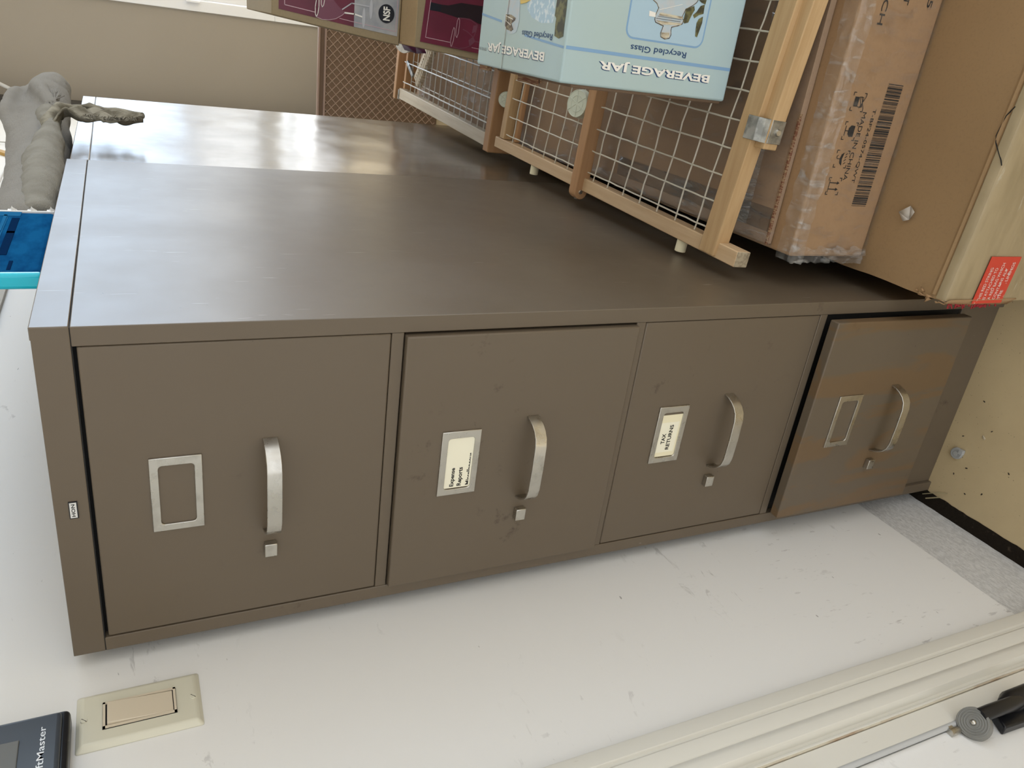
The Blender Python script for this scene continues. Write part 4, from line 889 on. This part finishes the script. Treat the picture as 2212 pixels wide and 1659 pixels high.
# ================================================================== BEVERAGE JAR BOX
t = empty('beverage_jar_box', (0.72, 0.31, 0.50), 'pale blue printed beverage jar carton lying sideways on the nearer wire rack', 'box')
JX0, JX1, JY0, JY1, JZ0, JZ1 = 0.5880, 0.925, 0.1782, 0.4400, 0.5000, 0.7570
bm = BM(); box(bm, JX0, JX1, JY0, JY1, JZ0, JZ1); obj('carton_body', bm, m_jar, t, 0.003, segs=3)
bm = BM(); box(bm, JX0 + 0.004, JX1 - 0.02, JY0 + 0.06, JY1 - 0.002, JZ0 - 0.018, JZ0); box(bm, JX0 - 0.004, JX0 + 0.06, JY0 + 0.006, JY1 - 0.03, JZ0 + 0.001, JZ1 - 0.02)
obj('board_flap', bm, card('brown_flap', (0.20, 0.135, 0.09, 1), (0.15, 0.10, 0.065, 1), 9), t, 0.002)
bm = BM()
for q in range(3): hexa(bm, [(JX0 - 0.012 + q * .003, 0.29, JZ1 - 0.03 - q * 0.004), (JX0 + 0.0, 0.285, JZ1 - 0.026 - q * 0.004), (JX0 + 0.0, 0.345, JZ1 - 0.026 - q * 0.004), (JX0 - 0.012 + q * .003, 0.352, JZ1 - 0.03 - q * 0.004), (JX0 - 0.012 + q * .003, 0.29, JZ1 - 0.0275 - q * 0.004), (JX0 + 0.0, 0.285, JZ1 - 0.0235 - q * 0.004), (JX0 + 0.0, 0.345, JZ1 - 0.0235 - q * 0.004), (JX0 - 0.012 + q * .003, 0.352, JZ1 - 0.0275 - q * 0.004)])
obj('torn_flap', bm, m_corr, t)
bm = BM(); hexa(bm, [(JX0 - 0.006, 0.41, JZ1 - 0.012), (JX0, 0.41, JZ1 - 0.012), (JX0, 0.437, JZ1 - 0.012), (JX0 - 0.006, 0.437, JZ1 - 0.012), (JX0 - 0.006, 0.41, JZ1 - 0.004), (JX0, 0.41, JZ1 - 0.004), (JX0, 0.437, JZ1 - 0.004), (JX0 - 0.006, 0.437, JZ1 - 0.004)])
obj('torn_flap', bm, m_corr, t)
bm = BM()
class Face:
    """printed face: x stays x, the other in-face axis is s"""
    def __init__(s, kind): s.k = kind; s.d = 0
    def P(s, x, a, lift=1):
        if s.k == 'front': return V((x, JY0 - 0.00015 * lift, a))
        return V((x, a, JZ1 + 0.00015 * lift))
    def poly(s, pts, mi, lift=1): poly(bm, [s.P(x, a, lift) for x, a in pts], mi)
    def line(s, pts, w_, mi, lift=2):
        for (p, q) in zip(pts[:-1], pts[1:]):
            p = V(p); q = V(q); d_ = q - p
            if d_.length < 1e-6: continue
            d_.normalize(); n_ = V((-d_.y, d_.x)) * w_ / 2
            s.poly([p - n_ - d_ * w_ * .3, q - n_ + d_ * w_ * .3, q + n_ + d_ * w_ * .3, p + n_ - d_ * w_ * .3], mi, lift)
    def text(s, st, x_base, a0, width, height, mi, lift=3, bold=0.0, shear=0.0):
        u = s.P(0, width, lift) - s.P(0, 0, lift)
        text(bm, st, s.P(x_base, a0, lift), u, V((-height, 0, 0)), mi, bold, shear)
F = Face('front')
# material slots: 0 blue line,1 panel,2 navy,3 white,4 glass,5 gold,6 leaf,7 dark,8 lemon,9 grey line,10 spark
F.poly([(0.6265, JZ0 + .002), (0.6305, JZ0 + .002), (0.6305, JZ1 - .002), (0.6265, JZ1 - .002)], 0, 1)
r = 0.012; xa, xb, za, zb = 0.6480, 0.905, 0.5560, 0.6760
def rr(x0, x1, z0, z1, r):
    o_ = []
    for cx_, cz_, a0 in ((x1 - r, z1 - r, 0), (x0 + r, z1 - r, 90), (x0 + r, z0 + r, 180), (x1 - r, z0 + r, 270)):
        for k in range(6): an = math.radians(a0 + k * 18); o_.append((cx_ + r * math.cos(an), cz_ + r * math.sin(an)))
    return o_
F.poly(rr(xa, xb, za, zb, r), 0, 1); F.poly(rr(xa + 0.0022, xb - 0.0022, za + 0.0022, zb - 0.0022, r - 0.002), 1, 2)
JF_jar=[(0.90,0.68),(0.90,0.66),(0.82,0.665),(0.74,0.66),(0.6942,0.6439),(0.6914,0.6380),(0.6868,0.6340),(0.6830,0.6352),(0.6781,0.6368),(0.6735,0.6366),(0.6706,0.6349),(0.6684,0.6252),(0.6679,0.6222),(0.6636,0.6232),(0.6592,0.6243),(0.6552,0.6229),(0.6532,0.6163),(0.6551,0.6096),(0.6590,0.6081),(0.6642,0.6095),(0.6679,0.6094),(0.6706,0.6000),(0.6734,0.5943),(0.6778,0.5933),(0.6805,0.5969),(0.6861,0.5948),(0.6905,0.5932),(0.6953,0.5844),(0.6996,0.5790),(0.7030,0.5771),(0.74,0.572),(0.82,0.568),(0.90,0.575),(0.90,0.568)]
JF_jar = JF_jar[2:-1]
F.poly(JF_jar, 4, 3); F.line(JF_jar[1:-1], 0.0010, 7, 4)
for L_ in ([(0.6905,0.5932),(0.6956,0.5815),(0.6912,0.5795),(0.6866,0.5819),(0.6800,0.5844),(0.6761,0.5856),(0.6743,0.5916),(0.6762,0.5936),(0.6836,0.5934)],
           [(0.6969,0.5717),(0.6993,0.5657),(0.6888,0.5649),(0.6864,0.5716),(0.6819,0.5777),(0.6852,0.5808),(0.6895,0.5761)],
           [(0.6856,0.5647),(0.6782,0.5640),(0.6672,0.5661),(0.6611,0.5673),(0.6618,0.5705),(0.6697,0.5720),(0.6772,0.5726),(0.6822,0.5704)],
           [(0.7031,0.5764),(0.7047,0.5644),(0.6994,0.5650),(0.7007,0.5713)], [(0.72, 0.566), (0.76, 0.562), (0.80, 0.575), (0.76, 0.580)]): F.poly(L_, 6, 5)
F.poly([(0.6820,0.6307),(0.6814,0.5943),(0.6786,0.5960),(0.6788,0.6316)], 5, 5); F.poly([(0.6727,0.6347),(0.6739,0.5951),(0.6716,0.5967),(0.6690,0.6260)], 5, 5); F.poly([(0.6603,0.6238),(0.6613,0.6112),(0.6566,0.6100),(0.6538,0.6164),(0.6553,0.6218)], 5, 5)
F.line([(0.6750, 0.635), (0.6755, 0.598)], 0.0007, 9, 6); F.line([(0.6775, 0.633), (0.6780, 0.597)], 0.0006, 9, 6); F.line([(0.685, 0.632), (0.695, 0.60)], 0.0006, 3, 6); F.line([(0.700, 0.628), (0.702, 0.592)], 0.0008, 3, 6)
F.poly([(0.676, 0.646), (0.682, 0.647), (0.681, 0.637), (0.676, 0.6365)], 3, 5)
F.text('Recycled Glass', 0.6440, 0.5785, 0.0860, 0.0095, 2, bold=0.008)
F.text('BEVERAGE JAR', 0.6206, 0.5345, 0.1725, 0.0125, 2, 2, 0.050, 0.0); F.text('BEVERAGE JAR', 0.6214, 0.5330, 0.1725, 0.0125, 3, 3, 0.032, 0.0)
F = Face('top')
F.poly([(0.6265, JY0 + .002), (0.6295, JY0 + .002), (0.6365, 0.2900), (0.6340, 0.2905)], 0, 1); F.poly([(0.6470, 0.366), (0.6500, 0.366), (0.6570, JY1 - .002), (0.6540, JY1 - .002)], 0, 1)
F.poly([(0.80,0.2946),(0.6768,0.2946),(0.6661,0.2912),(0.6569,0.2749),(0.6516,0.2471),(0.6530,0.2152),(0.6632,0.2148),(0.6783,0.2185),(0.80,0.21)][::-1], 10, 1)
F.poly([(0.86,0.352),(0.6756,0.3511),(0.6688,0.3520),(0.6608,0.3556),(0.6549,0.3600),(0.6486,0.3581),(0.6391,0.3522),(0.6345,0.3402),(0.6347,0.3254),(0.6380,0.3162),(0.6449,0.3126),(0.6528,0.3108),(0.6599,0.3129),(0.6698,0.3146),(0.6763,0.3152),(0.86,0.315)], 4, 2)
F.poly([(0.6579,0.3548),(0.6580,0.3369),(0.6546,0.3227),(0.6518,0.3233),(0.6474,0.3337),(0.6404,0.3257),(0.6378,0.3322),(0.6394,0.3462),(0.6436,0.3535),(0.6505,0.3541)], 7, 4)
F.line([(0.656, 0.353), (0.6525, 0.330)], 0.0010, 3, 5); F.line([(0.650, 0.352), (0.6455, 0.336)], 0.0008, 3, 5)
F.poly([(0.6763,0.3152),(0.6770,0.2825),(0.6735,0.2963),(0.6715,0.3123)], 8, 4)
F.poly([(0.80,0.212),(0.80,0.1873),(0.6790,0.1873),(0.6691,0.1863),(0.6493,0.1856),(0.6397,0.1848),(0.6366,0.1955),(0.6390,0.2070),(0.6517,0.2087),(0.6584,0.2085),(0.6613,0.2130),(0.6719,0.2129)], 6, 3)
F.text('Recycled Glass', 0.6430, 0.2120, 0.0860, 0.0095, 2, bold=0.008)
F.text('BEVERAGE JAR', 0.6215, 0.2275, 0.1800, 0.0140, 2, 2, 0.045, -0.02); F.text('BEVERAGE JAR', 0.6223, 0.2262, 0.1800, 0.0140, 3, 3, 0.032, 0.0)
F.text('ITEM NO. 0315', 0.6120, 0.4080, 0.0280, 0.0040, 9)
F.poly([(JX0 + .001, 0.3480), (JX1, 0.3480), (JX1, 0.3492), (JX0 + .001, 0.3492)], 7, 6)
print_slots = [m_jblue, m_jpan, m_jnavy, m_jwhite, m_jglass, m_jgold, m_jleaf, m_jdark, m_jlem, m_jline, m_spark]
obj('carton_print', bm, print_slots, t, smooth=False)

# ================================================================== WINE GLASS BOXES
def wl(bm, pts, Y, w_, mi, closed=False):
    if closed: pts = pts + [pts[0]]
    for (p, q) in zip(pts[:-1], pts[1:]):
        p = V(p); q = V(q); d_ = q - p
        if d_.length < 1e-6: continue
        d_.normalize(); n_ = V((-d_.y, d_.x)) * w_ / 2
        poly(bm, [(a_.x, Y, a_.y) for a_ in (p - n_ - d_ * w_ * .3, q - n_ + d_ * w_ * .3, q + n_ + d_ * w_ * .3, p + n_ - d_ * w_ * .3)], mi)
def wp(bm, pts, Y, mi): poly(bm, [(x, Y, z) for x, z in pts], mi)
WS = [m_maroon, m_wgrey, m_wline, m_wglass, m_wbottle, m_wneck, m_wneck, m_jwhite, plain('print_pale_grey', sl(186, 188, 192), 0.4)]
t = empty('wine_glass_box', (0.75, 1.09, 0.47), 'lower brown and maroon wine glass carton with bottle picture, behind the jar carton', 'box')
bm = BM()
hexa(bm, [(0.5695, 0.935, 0.472), (0.93, 0.935, 0.472), (0.93, 1.28, 0.472), (0.5695, 1.28, 0.472), (0.586, 0.930, 0.690), (0.945, 0.930, 0.690), (0.945, 1.28, 0.690), (0.586, 1.28, 0.690)])
o = obj('carton_body', bm, [m_winebox, m_wtop], t, 0.002)
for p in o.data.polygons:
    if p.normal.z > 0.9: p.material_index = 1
bm = BM(); Y = 0.9290
wp(bm, [(0.92, 0.6732), (0.6749, 0.6732), (0.5978, 0.6792), (0.5845, 0.478), (0.92, 0.478)], Y, 0)
wp(bm, [(0.6724,0.6632),(0.6579,0.6633),(0.6574,0.6403),(0.6709,0.6398)], Y - 0.0003, 5)
wp(bm, [(0.6709,0.6398),(0.6714,0.6244),(0.6795,0.5978),(0.6795,0.49),(0.635,0.49),(0.6463,0.5566),(0.6534,0.5763),(0.6510,0.6012),(0.6546,0.6227),(0.6570,0.6403)], Y - 0.0003, 4)
wl(bm, [(0.92, 0.6627), (0.6763, 0.6627), (0.6570, 0.6645), (0.6069, 0.6682), (0.6035, 0.6148)], Y - 0.0004, 0.0011, 2)
wl(bm, [(0.5990, 0.565), (0.5960, 0.52)], Y - 0.0004, 0.0009, 2)
RA = [(0.6512,0.6003),(0.6454,0.6025),(0.6295,0.6036),(0.6176,0.6032),(0.6140,0.6005),(0.6222,0.5981),(0.6382,0.5970),(0.6483,0.5977)]
RB = [(0.6324,0.6090),(0.6238,0.6113),(0.6061,0.6137),(0.5966,0.6122),(0.5964,0.6104),(0.6067,0.6077),(0.6229,0.6061),(0.6307,0.6069)]
wl(bm, RA, Y - 0.0006, 0.0010, 2, True); wl(bm, RB, Y - 0.0006, 0.0010, 2, True)
wl(bm, [(0.6512,0.6003),(0.6522,0.5855),(0.6500,0.5712),(0.6430,0.5571),(0.6300,0.5594),(0.6199,0.5630)], Y - 0.0005, 0.0014, 3)
wl(bm, [(0.5960,0.6103),(0.5939,0.5932),(0.5971,0.5794),(0.6013,0.5703),(0.6115,0.5591),(0.6197,0.5649),(0.6278,0.5781),(0.6313,0.5888)], Y - 0.0005, 0.0014, 3)
wp(bm, [(0.6013, 0.5703), (0.6115, 0.5591), (0.6197, 0.5649), (0.612, 0.574)], Y - 0.0004, 3); wp(bm, [(0.6430,0.5571), (0.6300,0.5594), (0.6260, 0.5680), (0.641, 0.566)], Y - 0.0004, 3)
wl(bm, [(0.6115, 0.5591), (0.610, 0.52)], Y - 0.0005, 0.002, 3)
obj('carton_print', bm, WS, t, smooth=False)
bm = BM(); poly(bm, [(0.590, 1.02, 0.6915), (0.575, 1.03, 0.678), (0.572, 0.99, 0.664), (0.585, 0.975, 0.672)]); poly(bm, [(0.585, 0.975, 0.672), (0.572, 0.99, 0.664), (0.576, 0.955, 0.655), (0.584, 0.95, 0.662)]); o = obj('purple_flap', bm, m_purple, t, label='loose purple card flap'); md = o.modifiers.new('thick', 'SOLIDIFY'); md.thickness = 0.001

t = empty('wine_glass_box', (0.76, 1.19, 0.691), 'upper brown wine glass carton with round black badge, stacked on the lower one', 'box')
bm = BM()
hexa(bm, [(0.5815, 1.0295, 0.691), (0.94, 1.0295, 0.691), (0.94, 1.37, 0.691), (0.5815, 1.37, 0.691), (0.6095, 1.0295, 0.9555), (0.965, 1.0295, 0.9555), (0.965, 1.37, 0.9555), (0.6095, 1.37, 0.9555)])
o = obj('carton_body', bm, [m_winebox, m_wtop], t, 0.002)
bm = BM(); Y = 1.0288
wp(bm, [(0.955, 0.9406), (0.6216, 0.9418), (0.6071, 0.7903), (0.94, 0.7939)], Y, 0); wp(bm, [(0.94, 0.7939), (0.6071, 0.7903), (0.5995, 0.6965), (0.93, 0.6925)], Y, 1)
wl(bm, [(0.95, 0.9296), (0.6305, 0.9305), (0.6246, 0.8709)], Y - 0.0004, 0.0014, 2); wl(bm, [(0.6192, 0.8204), (0.6162, 0.7907), (0.6085, 0.7005), (0.93, 0.698)], Y - 0.0004, 0.0011, 2)
wp(bm, [(0.6163,0.8677),(0.6129,0.8557),(0.6139,0.8422),(0.6175,0.8286),(0.6261,0.8151),(0.6310,0.8104),(0.6354,0.8155),(0.6417,0.8239),(0.6493,0.8317),(0.66,0.84),(0.6600,0.8631),(0.6354,0.8631)], Y - 0.0005, 3)
wl(bm, [(0.6600,0.8684),(0.6469,0.8684),(0.6344,0.8704),(0.6222,0.8701),(0.6163,0.8677),(0.6229,0.8648),(0.6354,0.8631),(0.6600,0.8631)], Y - 0.0007, 0.0014, 7)
wl(bm, [(0.66,0.8587),(0.6482,0.8587),(0.6409,0.8585),(0.6357,0.8564),(0.6391,0.8538),(0.6491,0.8520),(0.66, 0.852)], Y - 0.0007, 0.0011, 7)
wl(bm, [(0.6163,0.8677),(0.6129,0.8557),(0.6139,0.8422),(0.6175,0.8286),(0.6261,0.8151),(0.6310,0.8104)], Y - 0.0007, 0.0010, 2)
wl(bm, [(0.6310,0.8104),(0.6311,0.7903),(0.6275,0.7718)], Y - 0.0007, 0.0028, 7); wl(bm, [(0.6366,0.8155),(0.6505,0.7967),(0.6490,0.7602)], Y - 0.0007, 0.0022, 8)
for cxx, czz in ((0.6262, 0.7705), (0.6450, 0.7560)): wp(bm, [(cxx + 0.019 * math.cos(a_), czz + 0.0034 * math.sin(a_)) for a_ in [2 * math.pi * q / 20 for q in range(20)]], Y - 0.0008, 8)
wp(bm, [(0.6402 + 0.0180 * math.cos(a_), 0.7228 + 0.0172 * math.sin(a_)) for a_ in [2 * math.pi * q / 40 for q in range(40)]], Y - 0.0010, 5)
text(bm, 'NSF', (0.6272, Y - 0.0013, 0.7150), (0.0262, 0, 0), (0, 0, 0.0150), 7, bold=0.03)
obj('carton_print', bm, WS, t, smooth=False)

# ================================================================== LATTICE CRATE in the background
t = empty('lattice_panel', (0.6, 2.62, 0), 'brown lattice-patterned panel standing on the floor behind the wire racks', 'panel')
LX0, LX1, LZ = 0.12, 0.66, 0.520
bm = BM(); box(bm, LX0, LX1, 2.610, 2.628, 0.0, LZ - 0.006); obj('panel_board', bm, m_lat1, t, 0.003)
bm = BM()
def clipl(p, d_, x0, x1, z0, z1):
    t0, t1 = -9, 9
    for a_, lo, hi in ((0, x0, x1), (1, z0, z1)):
        if abs(d_[a_]) < 1e-9: continue
        ta = (lo - p[a_]) / d_[a_]; tb = (hi - p[a_]) / d_[a_]; t0 = max(t0, min(ta, tb)); t1 = min(t1, max(ta, tb))
    return (t0, t1) if t1 - t0 > 0.004 else None
s_ = 0.034
for sgn in (1, -1):
    dv = (0.7071, 0.7071 * sgn)
    k = -40
    while k < 120:
        p = (LX0 + k * s_, 0.0); c = clipl(p, dv, LX0 + 0.004, LX1 - 0.004, 0.01, LZ - 0.030)
        if c:
            a_ = V((p[0] + dv[0] * c[0], p[1] + dv[1] * c[0])); b_ = V((p[0] + dv[0] * c[1], p[1] + dv[1] * c[1])); n_ = V((-dv[1], dv[0])) * 0.0014
            q = [a_ - n_, b_ - n_, b_ + n_, a_ + n_]; yy = 2.6095 - (0.0006 if sgn > 0 else 0)
            hexa(bm, [(v.x, yy - 0.004, v.y) for v in q] + [(v.x, yy + 0.001, v.y) for v in q])
        k += 1
obj('lattice', fixn(bm), m_lat2, t)
bm = BM(); box(bm, LX0 - 0.004, LX1, 2.598, 2.612, LZ - 0.034, LZ - 0.026); box(bm, LX0 - 0.004, LX1, 2.594, 2.612, LZ - 0.008, LZ)
obj('rim', bm, m_latrim, t, 0.002)

# ================================================================== SMALL THINGS ON THE FLOOR
bm = BM(); c = V((0.088, -0.022, 0.0))
cyl(bm, c, (0, 0, 1), 0.0105, 0.005, 32, 0, 0.0095); cyl(bm, c + V((0, 0, 0.005)), (0, 0, 1), 0.0045, 0.0015, 24); box(bm, c.x + 0.002, c.x + 0.011, c.y - 0.012, c.y - 0.004, 0.001, 0.008)
kx = M('cloudy_clear_plastic', 0.2, 0, 0.6).base((0.62, 0.64, 0.64, 1)); kx.b.inputs['Transmission Weight'].default_value = 0.35
tag(obj('plastic_button', bm, kx.m, None, 0.0008), 'cloudy clear plastic button on the tan floor in front of the cabinet', 'plastic button')
bm = BM(); tube(bm, [(-0.012, -0.006, 0.0085), (0.004, -0.028, 0.0085)], 0.0012, 8); tube(bm, [(-0.008, 0.002, 0.009), (0.008, -0.020, 0.005), (0.014, -0.034, 0.002)], 0.0007, 6)
tag(obj('straw_bit', bm, plain('dry_straw', (0.40, 0.34, 0.20, 1), 0.7)), 'bit of dry straw at the corner of cabinet and curb', 'debris')
m_chip = plain('dark_chip', (0.03, 0.022, 0.015, 1), 0.8); m_chipl = plain('pale_chip', (0.55, 0.47, 0.34, 1), 0.7); m_foam = plain('white_foam_crumb', (0.7, 0.72, 0.72, 1), 0.7)
def chip(x, y, r, mt, label, name):
    b = BM(); bmesh.ops.create_icosphere(b, subdivisions=1, radius=r, matrix=Matrix.Translation((x, y, r * 0.4)) @ Matrix.Rotation(random.uniform(0, 3), 4, 'Z') @ Matrix.Diagonal((1.6, 0.8, 0.4, 1)))
    for v in b.verts: v.co += V((random.uniform(-1, 1), random.uniform(-1, 1), 0)) * r * 0.3
    o = obj(name, b, mt); tag(o, label, 'debris', 'crumbs scattered on the floor' if 'crumb of dirt' in label else None)
for (x, y) in ((0.072, -0.046), (0.052, -0.030), (0.10, -0.11), (0.19, -0.03), (0.045, -0.085), (0.15, -0.06), (0.03, -0.06), (0.12, -0.02)):
    chip(x, y, 0.0014, m_chip, 'tiny dark crumb of dirt on the tan floor near the cabinet', 'floor_crumb')
chip(0.135, -0.052, 0.003, m_chipl, 'pale chip on the tan floor between the cabinet and the big carton', 'pale_chip')
chip(0.345, -0.060, 0.005, m_foam, 'white foam crumb on the floor by the big carton edge', 'foam_crumb')
bm = BM(); x, y = 0.475, 0.005; z = 0.2835
poly(bm, [(x, y, z), (x + 0.012, y - 0.006, z + 0.003), (x + 0.018, y + 0.004, z + 0.001)]); poly(bm, [(x, y, z), (x + 0.018, y + 0.004, z + 0.001), (x + 0.007, y + 0.016, z + 0.005)]); poly(bm, [(x, y, z), (x + 0.007, y + 0.016, z + 0.005), (x - 0.004, y + 0.008, z + 0.001)])
o = obj('plastic_scrap', bm, plain('scrap_film', (0.46, 0.41, 0.35, 1), 0.35)); md = o.modifiers.new('thick', 'SOLIDIFY'); md.thickness = 0.0006
tag(o, 'small scrap of clear plastic lying on top of the big carton', 'scrap')
